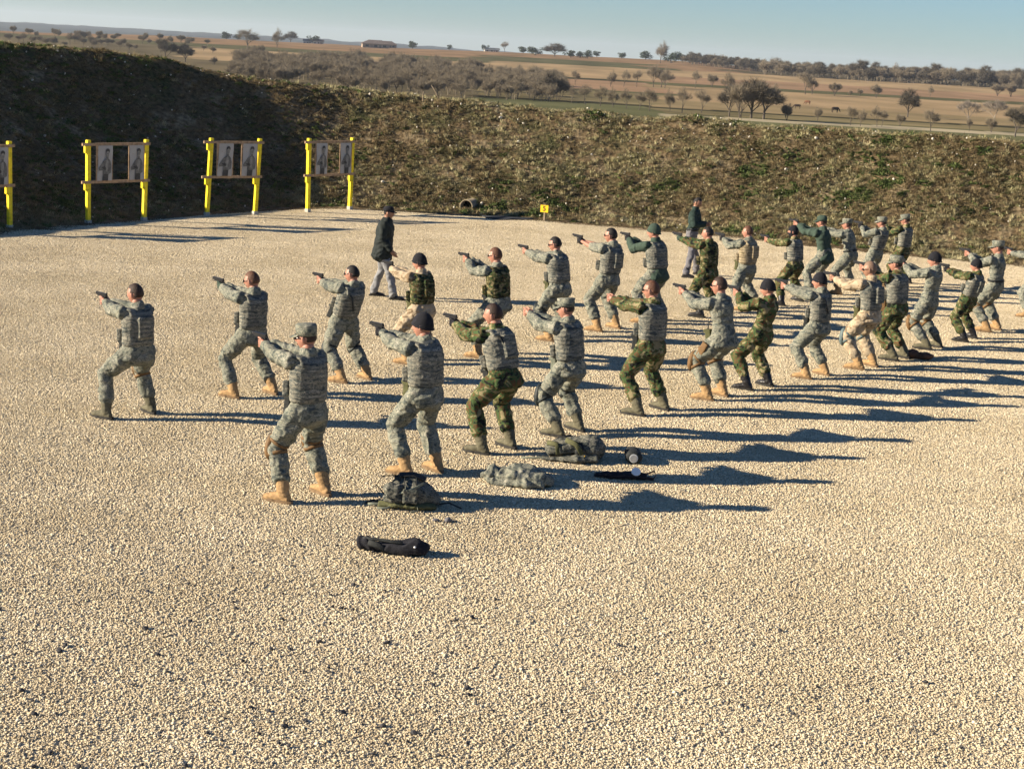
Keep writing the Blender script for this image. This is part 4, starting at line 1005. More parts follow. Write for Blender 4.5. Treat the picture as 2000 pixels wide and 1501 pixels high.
    for i, s in enumerate((1, -1)):
        hp_ = T_(-.0, -.01, s*.088); A_ = ank[i]; bl = A_+(kn[i]-A_)*.30; B1 = A_+(kn[i]-A_)*.22; md_ = hp_*.5+kn[i]*.5; dz_ = np.array([-.008, s*.012, 0])*k
        q_ = tleg
        if mode == 'aim': t_m.tube([hp_, hp_*.75+kn[i]*.25, md_+dz_, hp_*.2+kn[i]*.8, kn[i], kn[i]*.8+A_*.2, kn[i]*.5+A_*.5, bl, B1], [.112*k*q_, .112*k*q_, .106*k*q_, .095*k*q_, .087*k*q_, .084*k*q_, .082*k*q_, .082*k*q_, .060*k], 16)
        else: t_m.tube([hp_, md_, kn[i], kn[i]*.5+A_*.5, A_+[0, 0, -.01]], [.100*k, .088*k, .074*k, .068*k, .070*k], 16)
    soft('trousers', t_m, M[pants], root, .0115, .021, (13, 13, 16), seed+40, 3)
    # cargo pockets
    if mode == 'aim' and tleg >= 1:
        for i, s in enumerate((1, -1)):
            hp_ = T_(0, 0, s*.095); c = hp_*.42+kn[i]*.58; d = kn[i]-hp_; d /= np.linalg.norm(d); side = np.array([0, s, 0]); ax = np.cross(d, side); Rm = np.stack([ax, side, d], 1)
            q_ = MB(); q_.ell(c+side*.088*k, (.070*k, .026*k, .088*k), Rm, 14, 9); soft('cargo_pocket', q_, M[pants], root, .010, .006, (20, 20, 20), seed+60+i)
    # ---- boots
    bt = {'tan': ('tanboot', 'solet'), 'sage': ('sageboot', 'soled'), 'black': ('blackboot', 'soled')}[boots]
    for i, s in enumerate((1, -1)):
        h, fd = foot[i]; sd = np.array([-fd[1], fd[0], 0]); A_ = ank[i]; fz = lambda x, y, z: h+fd*x*k+sd*y*k*s+np.array([0, 0, z*k])
        bo = MB()
        lift = 0.0
        bo.tube([fz(-.005, 0, .042), fz(.03, 0, .048), fz(.09, 0, .052), fz(.16, .004, .046), fz(.225, .006, .038), fz(.262, .004, .033)], K((.036, .034), (.042, .046), (.042, .050), (.049, .040), (.047, .031), (.036, .024)), 14, sd)
        top_ = A_+(kn[i]-A_)*(.34 if mode == 'aim' else .2)
        bo.tube([fz(.045, 0, .06), A_+fd*.006*k, A_*.6+top_*.4, top_], K((.050, .060), (.052, .058), (.060, .064), (.068, .072)), 14, sd)
        lb = None
        ob = soft('boot', bo, M[bt[0]], root, .0085, .005, (24, 24, 40), seed+80+i)
        so_ = MB(); N_ = 12; out = []
        for j in range(N_+1):
            x = -.040+.335*j/N_; w_ = .046*(math.sin(math.pi*min(max((j+.35)/(N_+.7), 0), 1))**.42)*(1.12 if j > 6 else .95 if j > 2 else 1.0); out.append((x, w_))
        lo = [fz(x, w_, -.001) for x, w_ in out]+[fz(x, -w_, -.001) for x, w_ in reversed(out)]; hi = [q_+[0, 0, .032*k] for q_ in lo]; n4 = len(lo)
        so_.add(np.array(lo+hi), [tuple(range(n4)), tuple(range(2*n4-1, n4-1, -1))]+[(j, (j+1) % n4, n4+(j+1) % n4, n4+j) for j in range(n4)]); child('sole', so_, bt[1], False, ob)
    # ---- vest
    if vest:
        v_ = MB(); vp = [(.085, .205, .152), (.13, .208, .158), (.20, .205, .156), (.28, .208, .162), (.36, .212, .166), (.42, .200, .158), (.455, .168, .138), (.480, .130, .108)]
        v_.tube([T_(a, -.006) for a, _, _ in vp], [(x*k*bk, y*k*bk) for _, x, y in vp], 22)
        if seed % 3 == 0: v_.box(T_(.30, -.165*bk, .0), (.028*k, .09*k, .12*k), np.stack([Fv, np.array([0, 1, 0]), U], 1))
        for s in (1, -1): v_.tube([T_(.44, -.10, s*.11), T_(.50, -.05, s*.115), T_(.51, .03, s*.115), T_(.45, .10, s*.11)], [(.045*k, .016*k)]*4, 10)
        def post(v, T0=T_(0), U_=U, F_=Fv, kk=k):
            rel = v-T0; a = rel@U_; bb = rel@F_; out_ = np.stack([F_[0]*np.sign(bb), 0*bb, F_[2]*np.sign(bb)], 1)
            rdg = (np.sin(a/kk*2*np.pi/.052) > .1)*.0028*np.clip(np.abs(bb)/.1, 0, 1); return v+out_*rdg[:, None]
        soft('vest', v_, M[vest], root, .011, .004, (10, 10, 24), seed+20, post=post)
        for (bb, c, a) in ((.150, .075, .17), (.155, -.075, .17), (.13, .145, .19)):
            q_ = MB(); Rm = np.stack([Fv, np.array([0, 1, 0]), U], 1); q_.box(T_(a, bb, c), (.030*k, .045*k, .070*k), Rm@rotm(0 if abs(c) < .1 else .6))
            soft('vest_pouch', q_, M[vest], root, .010, .003, (20, 20, 20), seed+int(c*200)+30, 3)
    if belt: q_ = MB(); q_.tube([T_(.075), T_(.115)], [(.178*k, .134*k)]*2, 22, cap=False); child('belt', q_, 'darknylon')
    if pouch:
        q_ = MB(); Rm = np.stack([Fv, np.array([0, 1, 0]), U], 1)
        q_.box(T_(.02, .19, .06), (.035*k, .050*k, .095*k), Rm@rotm(.3, -.1)); q_.box(T_(.10, .20, .06), (.042*k, .056*k, .02*k), Rm@rotm(.3, -.1))
        soft('hanging_pouch', q_, M[pouch], root, .010, .004, (20, 20, 20), seed+7, 3)
        q_ = MB(); q_.tube([T_(.22, .165, .06), T_(.12, .20, .06), T_(.02, .235, .06), T_(-.07, .21, .06)], [.007]*4, 6); child('pouch_strap', q_, 'darknylon')
    if holster:
        q_ = MB(); hp_ = T_(0, 0, .095); c = hp_*.55+kn[0]*.45; q_.box(c+np.array([.02, .115*k, .0]), (.045*k, .018*k, .10*k), rotm(0, -.5)); soft('thigh_holster', q_, M[holster], root, .009, .003, (20, 20, 20), seed, 2)
        q_ = MB(); d = kn[0]-hp_; d /= np.linalg.norm(d)
        for e in (.42, .62): q_.tube([hp_+(kn[0]-hp_)*e-d*.014, hp_+(kn[0]-hp_)*e+d*.014], [.112*k, .108*k], 16, cap=False)
        child('holster_straps', q_, holster)
    if strap: q_ = MB(); q_.tube([T_(.10, .14, -.10), T_(.30, .17, .02), T_(.49, .03, .13), T_(.42, -.16, .12), T_(.2, -.16, .02)], [(.018, .006)]*5, 8, (0, 1, 0)); child('sling_strap', q_, 'darknylon')
    if pads:
        for i, s in enumerate((1, -1)):
            if i == 0 and not padL: continue
            K_ = kn[i]; d = ank[i]-K_; d /= np.linalg.norm(d); th_ = T_(0, 0, s*.095)-K_; th_ /= np.linalg.norm(th_)
            fo = -(d+th_); fo /= np.linalg.norm(fo)+1e-9
            q_ = MB(); Rm = np.stack([fo, np.cross(d, fo)/np.linalg.norm(np.cross(d, fo)), np.cross(fo, np.cross(d, fo)/np.linalg.norm(np.cross(d, fo)))], 1)
            q_.ell(K_+fo*.045*k, (.060*k, .092*k, .135*k), Rm, 16, 10); q_.ell(K_+fo*.072*k+d*.02, (.042*k, .062*k, .075*k), Rm, 14, 9)
            pm = soft('knee_pad', q_, M[pads], root, .009, .004, (20, 20, 20), seed+i, 2)
            st = MB(); 
            st.tube([K_+d*.055*k-d*.018, K_+d*.055*k+d*.018], [.096*k]*2, 16, cap=False); st.tube([K_+th_*.06*k-th_*.014, K_+th_*.06*k+th_*.014], [.100*k]*2, 16, cap=False)
            child('knee_strap', st, pads, True, pm)
    if gun and gunlabel:
        po = link('pistol', GA, None, None); gw = P0+n_*G[0]
        po.location = (gw[0], gw[1], G[2]+.006); po.rotation_euler = (0, random.uniform(-.06, .01), root_rot+random.uniform(-.02, .02)); po.scale = (1.12, 1.12, 1.12)
        tag(po, gunlabel, 'pistol', 'pistols held by the shooters'); g2_ = bpy.data.objects.new('grip', GB); COL.objects.link(g2_); g2_.parent = po
    return root
JOIN = []
def join_bodies():
    dg = bpy.context.evaluated_depsgraph_get(); dg.update()
    res = [bpy.data.meshes.new_from_object(r.evaluated_get(dg)) for r, _, _ in JOIN]
    for (r, mbs, mt), me in zip(JOIN, res):
        v = np.empty(len(me.vertices)*3); me.vertices.foreach_get('co', v); mb = MB(); mb.add(v.reshape(-1, 3), [tuple(p.vertices) for p in me.polygons])
        for q_ in mbs: mb.add(np.concatenate(q_.v), q_.f)
        new = mb.mesh('person'); new.materials.append(mt); r.modifiers.clear(); old = r.data; r.data = new; bpy.data.meshes.remove(old); bpy.data.meshes.remove(me)
P_ = person
# near line, left to right
P_((563, 983), (640, 968), (598, 628), (510, 660), 'nearest shooter, in grey camouflage with patrol cap, brown knee pads and tan boots', vest='abuvest', headgear='cap', pads='brownpad', glasses=True, pouch='darknylon', gunlabel='pistol in the hands of the nearest shooter with patrol cap and brown knee pads', hipx=600)
P_((801, 929), (860, 922), (826, 608), (733, 637), 'shooter in black beanie and gloves with olive pouch, right of the nearest man', headgear='beanie', vest='abuvest', glove='blackcloth', pouch='olive', gunlabel='pistol held in black gloves by the beanie wearer with the olive pouch', hipx=832)
P_((950, 887), (1003, 876), (964, 590), (885, 623), 'bareheaded shooter in woodland camouflage under a grey vest, black gloves and sage boots', top='wdl', pants='wdl', vest='abuvest', boots='sage', glove='blackcloth', strap=True, pouch='darknylon', gunlabel='pistol held in black gloves by the bareheaded man in woodland camouflage', hipx=985)
P_((1098, 853), (1136, 842), (1106, 578), (1029, 603), 'shooter in grey patrol cap with black-green knee pads and sage boots, bare hands raised', headgear='cap', vest='abuvest', boots='sage', pads='blackpad', pouch='greystrap', hipx=1115)
P_((1254, 812), (1302, 801), (1273, 545), (1191, 576), 'tall bareheaded man in woodland camouflage and grey vest, legs nearly straight, bare hands raised', top='wdl', pants='wdl', vest='abuvest', boots='sage', hair='hairr', glasses=True, pouch='darknylon', hipx=1274)
P_((1389, 782), (1417, 774), (1406, 538), (1332, 563), 'bareheaded shooter in grey camouflage with sunglasses and a brown thigh rig', glasses=True, boots='tan', pads='brownpad', holster='brownpad', pouch='olive', hair='hairb', gunlabel='pistol held by the bareheaded man with the brown thigh rig', hipx=1414)
P_((1466, 762), (1506, 755), (1501, 543), (1438, 566), 'shooter in black beanie, woodland camouflage jacket and black boots leaning back', top='wdl', pants='wdl', boots='black', headgear='beanie', gunlabel='pistol of the black-booted beanie wearer, half hidden behind his neighbour', hipx=1488)
P_((1581, 740), (1616, 733), (1602, 530), (1527, 552), 'shooter in black beanie and grey camouflage with tan boots, right of the black-booted man', vest='abuvest', headgear='beanie', pouch='darknylon', strap=True, gunlabel='pistol aimed by the black beanie wearer in grey camouflage and tan boots', hipx=1600)
P_((1684, 722), (1710, 716), (1700, 508), (1626, 538), 'shaven-headed man in sand coloured desert uniform with dark glasses, grey vest and grey knee pads', top='des', pants='des', vest='abuvest', hair='hairs', glasses=True, pads='greypad', pouch='olive', skin='skint', gunlabel='pistol aimed by the shaven-headed man in the sand coloured uniform', hipx=1700)
P_((1751, 704), (1772, 699), (1751, 496), (1684, 518), 'capped shooter in woodland camouflage and grey vest behind the sand coloured uniform', top='wdl', pants='wdl', vest='abuvest', headgear='cap', boots='sage', pouch='brownpad', gunlabel='pistol at the face of the sand uniformed man, held by the next shooter', hipx=1752)
P_((1816, 682), (1837, 678), (1827, 490), (1762, 511), 'shooter in black beanie and plain grey camouflage without vest, sage boots', headgear='beanie', boots='sage', pads='brownpad', gunlabel='pistol of the beanie wearer with sage boots, close behind a capped head', hipx=1815)
P_((1888, 667), (1905, 660), (1908, 503), (1848, 521), 'shorter shooter in black beanie and woodland camouflage with black boots, near the right edge', top='wdl', pants='wdl', vest='abuvest', headgear='beanie', boots='black', glove='blackcloth', gunlabel='pistol at the back of a neighbour, held by the shorter man in black boots', hipx=1893)
P_((1933, 648), (1952, 644), (1950, 467), (1889, 491), 'shooter in patrol cap and grey camouflage with tan boots, last whole figure on the right', headgear='cap', pads='brownpad', belt=True, gunlabel='pistol aimed by the capped shooter who stands last whole figure on the right', hipx=1945)
P_((2012, 620), (2034, 614), (2032, 462), (1969, 488), 'shooter cut off by the right edge, only outstretched arms and one boot in view', headgear='cap', gunlabel='pistol of the shooter cut off by the right edge')
# far line, left to right
P_((215, 818), (300, 808), (264, 551), (184, 574), 'bareheaded dark-haired shooter farthest left, grey camouflage, sage boots, wide stance', vest='abuvest', boots='sage', pouch='darknylon', gunlabel='pistol aimed by the shooter farthest left', hair='hairb', pads='brownpad', padL=False, hipx=270)
P_((463, 777), (538, 770), (492, 527), (425, 549), 'reddish-haired shooter with a green glove and tan boots, second from the left', vest='abuvest', hair='hairr', glove='greencloth', pouch='darknylon', glasses=True, gunlabel='pistol held in a green glove', hipx=493)
P_((674, 748), (722, 741), (688, 516), (616, 539), 'dark-haired shooter in sunglasses and grey camouflage with slung harness, third from the left', vest='abuvest', glasses=True, pouch='darknylon', strap=True, hair='hairk', pads='blackpad', gunlabel='pistol held by the dark-haired man with sunglasses, third from the left', hipx=668)
P_((800, 712), (850, 703), (820, 492), (762, 517), 'shooter in black beanie, sand coloured shirt and dark woodland vest', top='des', pants='des', vest='wdlvest', headgear='beanie', glove='blackcloth', pouch='olive', gunlabel='pistol in black gloves crossing the legs of the walking man', hipx=825)
P_((940, 700), (985, 690), (968, 481), (910, 501), 'bareheaded shooter in pale grey shirt and dark woodland vest', vest='wdlvest', glasses=True, hair='hairr', pouch='darknylon', gunlabel='pistol held by the bareheaded man in the woodland vest', hipx=975)
P_((1078, 667), (1112, 657), (1085, 460), (1024, 485), 'dark-haired shooter in grey camouflage with black knee pads, behind the cap with raised bare hands', vest='abuvest', hair='hairk', pads='blackpad', glasses=True, pouch='olive', gunlabel='pistol held by the dark-haired man with black knee pads', hipx=1093)
P_((1173, 648), (1208, 642), (1194, 443), (1130, 464), 'shooter with rolled-up sleeves, bare forearms and black gloves, dark hair', vest='abuvest', sleeve='short', glove='blackcloth', hair='hairk', glasses=True, gunlabel='pistol held in black gloves at the end of bare forearms', hipx=1190)
P_((1262, 632), (1298, 626), (1278, 435), (1225, 460), 'shooter in green beanie and green fleece under a grey vest', top='greencloth', vest='abuvest', headgear='gbeanie', glove='blackcloth', gunlabel='pistol held by the shooter in green beanie and green fleece', hipx=1285)
P_((1373, 620), (1400, 609), (1383, 441), (1318, 458), 'shooter in dark woodland camouflage with black boots in front of the green-sweatered instructor', top='wdl', pants='wdl', vest='wdlvest', boots='black', glove='greencloth', hair='hairk', gunlabel='pistol held by the woodland camouflage shooter below the instructor', hipx=1385)
P_((1458, 608), (1482, 600), (1461, 439), (1410, 461), 'reddish-haired shooter in grey camouflage with a bulky tan vest', vest='tanvest', hair='hairr', glove='blackcloth', pouch='olive', gunlabel='pistol held by the reddish-haired man in the tan vest', hipx=1460)
P_((1531, 597), (1566, 588), (1550, 439), (1497, 464), 'shooter in black balaclava crouching low in woodland trousers and grey vest', top='wdl', pants='wdl', vest='abuvest', headgear='balaclava', boots='black', gunlabel='pistol held by the shooter in the black balaclava', hipx=1553)
P_((1588, 582), (1614, 574), (1606, 418), (1554, 433), 'shooter in plain green jacket and green cap', top='greencloth', headgear='gcap', gunlabel='pistol held by the shooter in green jacket and green cap', hipx=1612)
P_((1642, 575), (1668, 568), (1655, 424), (1603, 441), 'capped shooter in grey camouflage with dark belt and no vest, beside the green jacket', headgear='cap', belt=True, gunlabel='pistol half hidden behind the green jacket', hipx=1662)
P_((1702, 566), (1726, 559), (1723, 421), (1680, 437), 'capped shooter in grey camouflage and black gloves, third from the right in the far line', headgear='cap', vest='abuvest', glove='blackcloth', gunlabel='pistol held in black gloves, third from the right in the far line', hipx=1712)
P_((1753, 560), (1778, 553), (1769, 416), (1722, 436), 'capped shooter with woodland camouflage sleeves and grey vest, rightmost of the far line', top='wdl', pants='wdl', vest='abuvest', headgear='cap', glove='greencloth', boots='black', gunlabel='pistol held at the right end of the far line', hipx=1765)
# instructors
P_((724, 577), (763, 585), (761, 400), None, 'man walking right in black cap, long dark jacket and light grey trousers', top='navy', pants='greytrousers', jacket=True, headgear='bcap', boots='black', mode='walk', yaw=-.12, group='instructors', skin='skint', hair='hairk')
P_((1334, 541), (1356, 535), (1364, 384), None, 'man in dark green sweater and grey slacks looking down at his hands before the berm', top='darkgreen', pants='greyslacks', headgear='hair', boots='black', mode='instruct', yaw=-.35, group='instructors', skin='skint', hair='hairk', belt=True)

# ================================================================ GEAR ON THE GROUND
def at(px, py, z=0): g = gnd(px, py, z); return np.array([g[0], g[1], z])
def strapc(pts, w, name, mat, par):
    q_ = MB(); q_.tube(pts, [(w, .004)]*len(pts), 6, (0, .3, 1)); return link(name, q_.mesh(name), M[mat], par)
def soft_thing(name, px, py, build, mat, label, cat, rz=0, group=None, fold=.012, vox=.012, ff=(11, 11, 14), seed=3):
    p = at(px, py); mb = MB(); build(mb); o = soft(name, mb, M[mat], None, vox, fold, ff, seed, 1, loc=tuple(p), rotz=rz); tag(o, label, cat, group); return o
def b1(m):
    m.tube([(-.20, 0, .10), (-.10, .02, .16), (.05, .02, .165), (.20, .02, .10), (.30, .02, .06)], [(.14, .07), (.17, .12), (.17, .13), (.15, .10), (.10, .05)], 16, (0, 1, 0))
    m.ell((-.14, -.13, .20), (.12, .07, .06)); m.ell((-.12, -.14, .10), (.13, .07, .06)); m.ell((.08, -.13, .13), (.12, .07, .11)); m.ell((.0, .05, .27), (.16, .10, .05))
bp1 = soft_thing('backpack', 797, 985, b1, 'gearcamo', 'lumpy grey camouflage backpack with dangling straps, behind the nearest shooter', 'backpack', .0, 'bags and jackets left on the gravel')
for pts, w, mt in (([(-.24, -.02, .10), (-.33, -.02, .20), (-.27, 0, .29), (-.12, .02, .30)], .006, 'darknylon'), ([(-.2, -.1, .02), (-.33, -.13, .03), (-.40, -.11, .02)], .014, 'greystrap'), ([(-.1, -.16, .05), (-.2, -.24, .02), (-.30, -.23, .015)], .012, 'greystrap'),
                   ([(-.02, -.21, .26), (-.02, -.235, .12), (.0, -.20, .03)], .014, 'greystrap'), ([(-.16, -.17, .14), (-.02, -.235, .20), (.1, -.2, .25), (.16, -.12, .27)], .012, 'greystrap'), ([(.3, -.02, .03), (.42, -.02, .05), (.55, -.08, .015)], .008, 'darknylon'),
                   ([(.1, -.2, .06), (.12, -.27, .02), (.05, -.31, .012)], .010, 'greystrap'), ([(-.25, -.05, .03), (-.36, -.02, .035), (-.43, -.06, .015)], .012, 'darknylon')): strapc(pts, w, 'strap', mt, bp1)
for x_ in (-.17, -.05, .07): strapc([(x_, .06, .30), (x_+.01, -.08, .29), (x_+.02, -.19, .20), (x_+.02, -.225, .08)], .013, 'strap', 'darknylon', bp1)
q_ = MB(); q_.box((-.15, -.20, .17), (.06, .02, .055)); q_.box((.03, -.22, .15), (.07, .02, .07)); soft('front_pocket', q_, M['gearcamo'], bp1, .009, .008, (20, 20, 20), 25)
q_ = MB(); q_.tube([(-.10, .03, .305), (.05, .03, .315), (.16, .03, .27)], [(.08, .02)]*3, 10); soft('top_flap', q_, M['darknylon'], bp1, .01, .004, (14, 14, 14), 5)
q_ = MB(); q_.tube([(-.28, -.12, .03), (-.1, -.16, .045), (.12, -.17, .04), (.26, -.1, .03)], [(.07, .03)]*4, 10); soft('waist_belt', q_, M['olive'], bp1, .01, .012, (22, 22, 22), 15)
def b2(m):
    m.tube([(-.34, 0, .06), (-.26, .02, .10), (-.18, 0, .05)], [(.10, .055), (.12, .08), (.10, .05)], 12); m.tube([(-.20, .02, .07), (-.02, .03, .10), (.15, .02, .10), (.30, -.02, .07), (.38, -.03, .04)], [(.16, .05), (.22, .075), (.21, .08), (.16, .06), (.08, .04)], 16, (0, 1, 0))
    m.tube([(-.1, -.15, .04), (.1, -.18, .05), (.28, -.14, .04)], [(.07, .04)]*3, 10)
    m.tube([(-.28, -.10, .03), (-.12, -.15, .045), (0, -.17, .03)], [(.04, .03)]*3, 8)
soft_thing('jacket', 1008, 942, b2, 'abu', 'crumpled grey camouflage jacket lying on the gravel between backpack and black strap bag', 'jacket', -.05, 'bags and jackets left on the gravel', .034, .010, (14, 8, 20), 8)
def b3(m):
    m.tube([(-.30, 0, .09), (-.15, 0, .14), (.0, 0, .15), (.14, 0, .16), (.30, 0, .12)], [(.12, .08), (.15, .10), (.16, .10), (.16, .13), (.12, .10)], 16, (0, 1, 0)); m.ell((.20, -.02, .16), (.15, .15, .12)); m.ell((-.22, -.03, .14), (.12, .08, .07)); m.ell((-.02, -.09, .16), (.10, .07, .07))
    m.tube([(-.38, -.14, .02), (-.2, -.16, .03), (.02, -.20, .05), (.24, -.16, .05)], [(.03, .016), (.05, .02), (.08, .035), (.08, .04)], 10)
bp2 = soft_thing('backpack', 1122, 895, b3, 'gearcamo', 'flattened camouflage backpack with olive webbing, beyond the crumpled jacket', 'backpack', .0, 'bags and jackets left on the gravel', .016, .012, (12, 12, 14), 12)
for pts, w, mt in (([(-.33, -.06, .19), (-.22, -.15, .20), (-.2, -.17, .08)], .03, 'olive'), ([(-.12, -.12, .25), (0, -.19, .22), (.08, -.20, .1)], .03, 'olive'), ([(-.34, 0, .12), (-.2, .02, .22), (-.05, .04, .26)], .02, 'darknylon'), ([(.12, -.2, .08), (.10, -.24, .03)], .03, 'yellowband'), ([(.02, -.13, .22), (.07, -.16, .17), (.1, -.18, .12)], .03, 'darknylon'), ([(-.62, -.13, .012), (-.45, -.13, .02), (-.3, -.15, .04)], .012, 'greystrap')): strapc(pts, w, 'strap', mt, bp2)
q_ = MB(); q_.ell((.05, -.13, .13), (.07, .05, .06)); q_.ell((-.18, -.09, .12), (.06, .05, .04)); soft('dark_pocket', q_, M['darknylon'], bp2, .01, .006, (16, 16, 16), 4)
def b4(m):
    m.tube([(-.31, .03, .06), (-.25, .02, .07), (-.17, 0, .045), (-.05, 0, .05), (.10, 0, .055), (.24, .0, .07), (.30, .0, .055)], [(.055, .05), (.065, .055), (.05, .035), (.085, .045), (.115, .06), (.11, .075), (.07, .06)], 14, (0, 1, 0))
cs = soft_thing('soft_case', 767, 1078, b4, 'blackcloth', 'black padded soft case lying alone on the gravel in the foreground', 'case', -.10, None, .022, .010, (9, 12, 16), 6)
strapc([(-.28, -.02, .12), (-.16, -.03, .125), (-.02, -.05, .12), (.1, -.07, .12)], .016, 'handle', 'darknylon', cs)
strapc([(-.22, -.07, .10), (-.12, -.075, .08), (-.05, -.085, .04)], .028, 'side_pocket', 'darknylon', cs)
q_ = MB(); q_.ell((.22, -.10, .10), (.012, .01, .010)); link('snap', q_.mesh('snap'), M['white'], cs)
# round black case with a white disc on its end
p = at(1236, 901); mb = MB(); mb.tube([(0, -.10, .078), (0, .14, .078)], [(.098, .074), (.098, .074)], 26, (1, 0, 0))
o = soft('ear_defenders', mb, M['darknylon'], None, .009, .004, (14, 14, 14), 2, 2, loc=tuple(p)); tag(o, 'black ear defenders with a white ringed disc facing the camera, right of the flattened backpack', 'ear defenders', 'round black and white gear')
q_ = MB(); q_.tube([(-.005, -.150, .078), (-.005, -.155, .078)], [.050, .050], 26, (1, 0, 0), cap=False); link('rim', q_.mesh('rim', False), M['white'], o)
q_ = MB(); q_.tube([(-.005, -.157, .078), (-.005, -.159, .078)], [.041, .041], 26, (1, 0, 0), cap=False); link('disc', q_.mesh('disc', False), M['paper'], o)
def b5(m): m.tube([(-.32, .02, .02), (-.2, .01, .035), (-.05, 0, .04), (.12, 0, .045), (.24, 0, .04)], [(.04, .018), (.06, .034), (.07, .038), (.075, .042), (.06, .035)], 12, (0, 1, 0))
sb = soft_thing('strap_bag', 1218, 934, b5, 'blackcloth', 'flat black strap bag with a pale round disc on top, lying in a long shadow', 'bag', 0, 'round black and white gear', .008, .009, (14, 14, 14), 7)
q_ = MB(); R9 = rotm(0, 0, .5); q_.tube([np.array([.13, -.02, .085]), np.array([.13, -.035, .10])], [.052, .052], 22, (1, 0, 0), cap=False); link('disc', q_.mesh('disc', False), M['white'], sb)
strapc([(.2, 0, .05), (.27, 0, .075), (.33, -.01, .11), (.36, -.01, .07), (.33, -.03, .03), (.26, -.03, .04)], .010, 'strap', 'cloth_tan', sb)
strapc([(.15, -.06, .05), (.26, -.06, .03), (.33, -.04, .015)], .012, 'strap', 'blackcloth', sb)
# brown pouch behind the woodland shooter
def b6(m): m.ell((-.12, 0, .07), (.10, .08, .07)); m.ell((.10, 0, .06), (.13, .08, .05)); m.tube([(-.1, 0, .05), (.12, 0, .04)], [.05, .04], 10)
soft_thing('dump_pouch', 1796, 700, b6, 'cloth_tan', 'dark brown floppy pouch lying at the heels of the plain grey camouflage shooter', 'pouch', -.3, None, .02, .011, (12, 12, 14), 9)
# small grey rag in the foreground
def b7(m): m.ell((0, 0, .02), (.035, .03, .025)); m.ell((-.11, 0, .012), (.04, .025, .014)); m.tube([(.03, 0, .02), (.10, .01, .012), (.15, .03, .005)], [.006, .004, .003], 6)
soft_thing('rag', 874, 1018, b7, 'greyslacks', 'tiny grey rag on the gravel right of the nearest backpack', 'rag', 0, None, .008, .007, (20, 20, 20), 2)
# culvert
c = at(903, 413); o = empty('culvert_pipe', (c[0]+.15, c[1]+.06, .16), -.30); tag(o, 'round concrete drain pipe opening at the foot of the berm', 'drain pipe')
def ringpipe(r0, r1, y0, y1, name, mt):
    n_ = 30; a = np.arange(n_)*2*np.pi/n_; v = []
    for r_, y in ((r1, y0), (r1, y1), (r0, y1), (r0, y0)): v += [(r_*math.cos(t), y, r_*math.sin(t)) for t in a]
    f = []
    for k_ in range(4):
        for j in range(n_): f.append((k_*n_+j, k_*n_+(j+1) % n_, ((k_+1) % 4)*n_+(j+1) % n_, ((k_+1) % 4)*n_+j))
    q_ = MB(); q_.add(v, f); return link(name, q_.mesh(name), M[mt], o)
ringpipe(.17, .20, -.15, 2.0, 'pipe', 'concrete')
q_ = MB(); q_.tube([(0, .10, 0), (0, .14, 0)], [.168]*2, 24, (1, 0, 0), cap=False); link('pipe_shade_disc', q_.mesh('pipe_shade_disc'), M['pipeshade'], o)  # dark disc just inside the mouth, stands in for shade in the pipe
# marker sign
c = at(1062, 431); o = empty('number_sign', (c[0], c[1], 0), -.40); tag(o, 'small yellow lane marker sign with a black number 5 at the foot of the berm', 'sign')
q_ = MB().box((0, .02, .13), (.022, .012, .16)); link('stake', q_.mesh('stake', False), M['stick'], o)
q_ = MB().box((0, 0, .34), (.115, .008, .10)); bo = link('plate', q_.mesh('plate', False), M['yellowp'], o)
cu = bpy.data.curves.new('digit', 'FONT'); cu.body = '5'; cu.size = .19; cu.extrude = .001; cu.align_x = 'CENTER'; cu.align_y = 'CENTER'; cu.offset = .004
to = bpy.data.objects.new('digit', cu); COL.objects.link(to); bpy.context.view_layer.update()
me = bpy.data.meshes.new_from_object(to.evaluated_get(bpy.context.evaluated_depsgraph_get())); bpy.data.objects.remove(to)
me.materials.clear(); d_ = link('digit', me, M['blackboot'], bo); d_.location = (0, -.0105, .34); d_.rotation_euler = (math.pi/2, 0, 0)
# low dark patch with a wavy outline by the sign
p = at(985, 426); V_ = []; n_ = 40; q_ = MB()
for j in range(n_):
    t = j*2*math.pi/n_; rr2 = 1+.22*math.sin(3*t+1)+.1*math.sin(7*t); V_.append((.62*math.cos(t)*rr2, .38*math.sin(t)*rr2, .03+.012*math.sin(5*t)))
q_.add([(0, 0, .055)]+V_+[(x, y, -.01) for x, y, z in V_], [(0, 1+j, 1+(j+1) % n_) for j in range(n_)]+[(1+j, 1+n_+j, 1+n_+(j+1) % n_, 1+(j+1) % n_) for j in range(n_)])
o = link('dark_patch', q_.mesh('dark_patch', False), M['darkpatch'], None, tuple(p)); tag(o, 'low dark uneven patch on the gravel between drain pipe and number sign', 'mat')
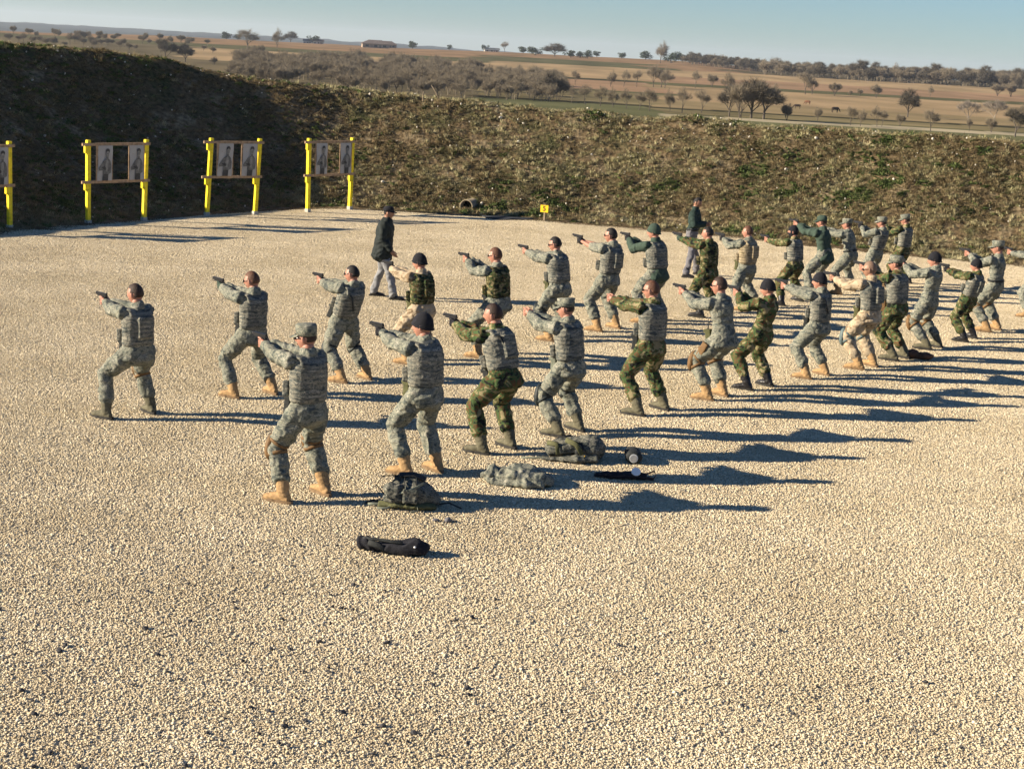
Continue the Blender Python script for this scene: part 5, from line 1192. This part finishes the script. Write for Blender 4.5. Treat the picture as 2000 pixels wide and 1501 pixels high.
# rocks and sticks on the berm
for (px, py, s, lb) in ((1150, 213, .08, 'pale rock on the berm crest, right of the green grass strip'), (1589, 271, .08, 'cream coloured rock high on the right part of the berm'), (1243, 214, .07, 'small pale rock on the crest near the thicket'), (978, 232, .07, 'yellowish rock just under the crest in the middle of the berm'), (936, 398, .07, 'pale rock right of the drain pipe'), (742, 357, .06, 'pale rock low on the slope right of the rightmost target stand'), (1540, 330, .07, 'pale rock standing upright halfway up the right slope')):
    b_ = berm_point(px, py); q_ = MB(); v = ICO*(1+rng.normal(0, .13, (12, 1)))*np.array([1.2, .9, .8])*s; q_.add(v, ICF)
    o = link('rock', q_.mesh('rock', False), M['rock'], None, tuple(b_+[0, 0, s*.55]), random.uniform(0, 6)); tag(o, lb, 'rock', 'rocks on the berm')
    sb_ = o.modifiers.new('s', 'SUBSURF'); sb_.levels = 1; sb_.render_levels = 1
for (px, py, dx, dz, lb) in ((856, 197, -.28, .42, 'broken stick standing up at an angle on the berm crest'), (831, 200, .0, .26, 'short upright stick left of the angled stick on the crest'), (618, 240, .45, -.32, 'pale stick lying on the slope where the shadow begins')):
    b_ = berm_point(px, py); q_ = MB(); q_.tube([(0, 0, -.05), (dx*.5, -.02, dz*.5+.02), (dx, 0, dz)], [.022, .018, .010], 7)
    o = link('stick', q_.mesh('stick'), M['stick'], None, tuple(b_+[0, 0, .06])); tag(o, lb, 'stick', 'sticks on the berm')
finish(); join_bodies()
#@@HAZE
hz = MB().box((0, 0, 20), (9300, 9300, 48)); hm_, n, l, b = newmat('air'); n.remove(b)
pv = n.new('ShaderNodeVolumePrincipled'); pv.inputs['Color'].default_value = (.80, .88, 1, 1); pv.inputs['Density'].default_value = 9e-5; pv.inputs['Anisotropy'].default_value = .2
l.new(pv.outputs[0], n['Material Output'].inputs['Volume'])
hme = hz.mesh('haze', False); ho = link('haze', hme, hm_); tag(ho, kind='stuff', label='thin blue haze lying over the distant fields and hills', cat='haze')
S.cycles.volume_bounces = 0; S.cycles.volume_step_rate = 1
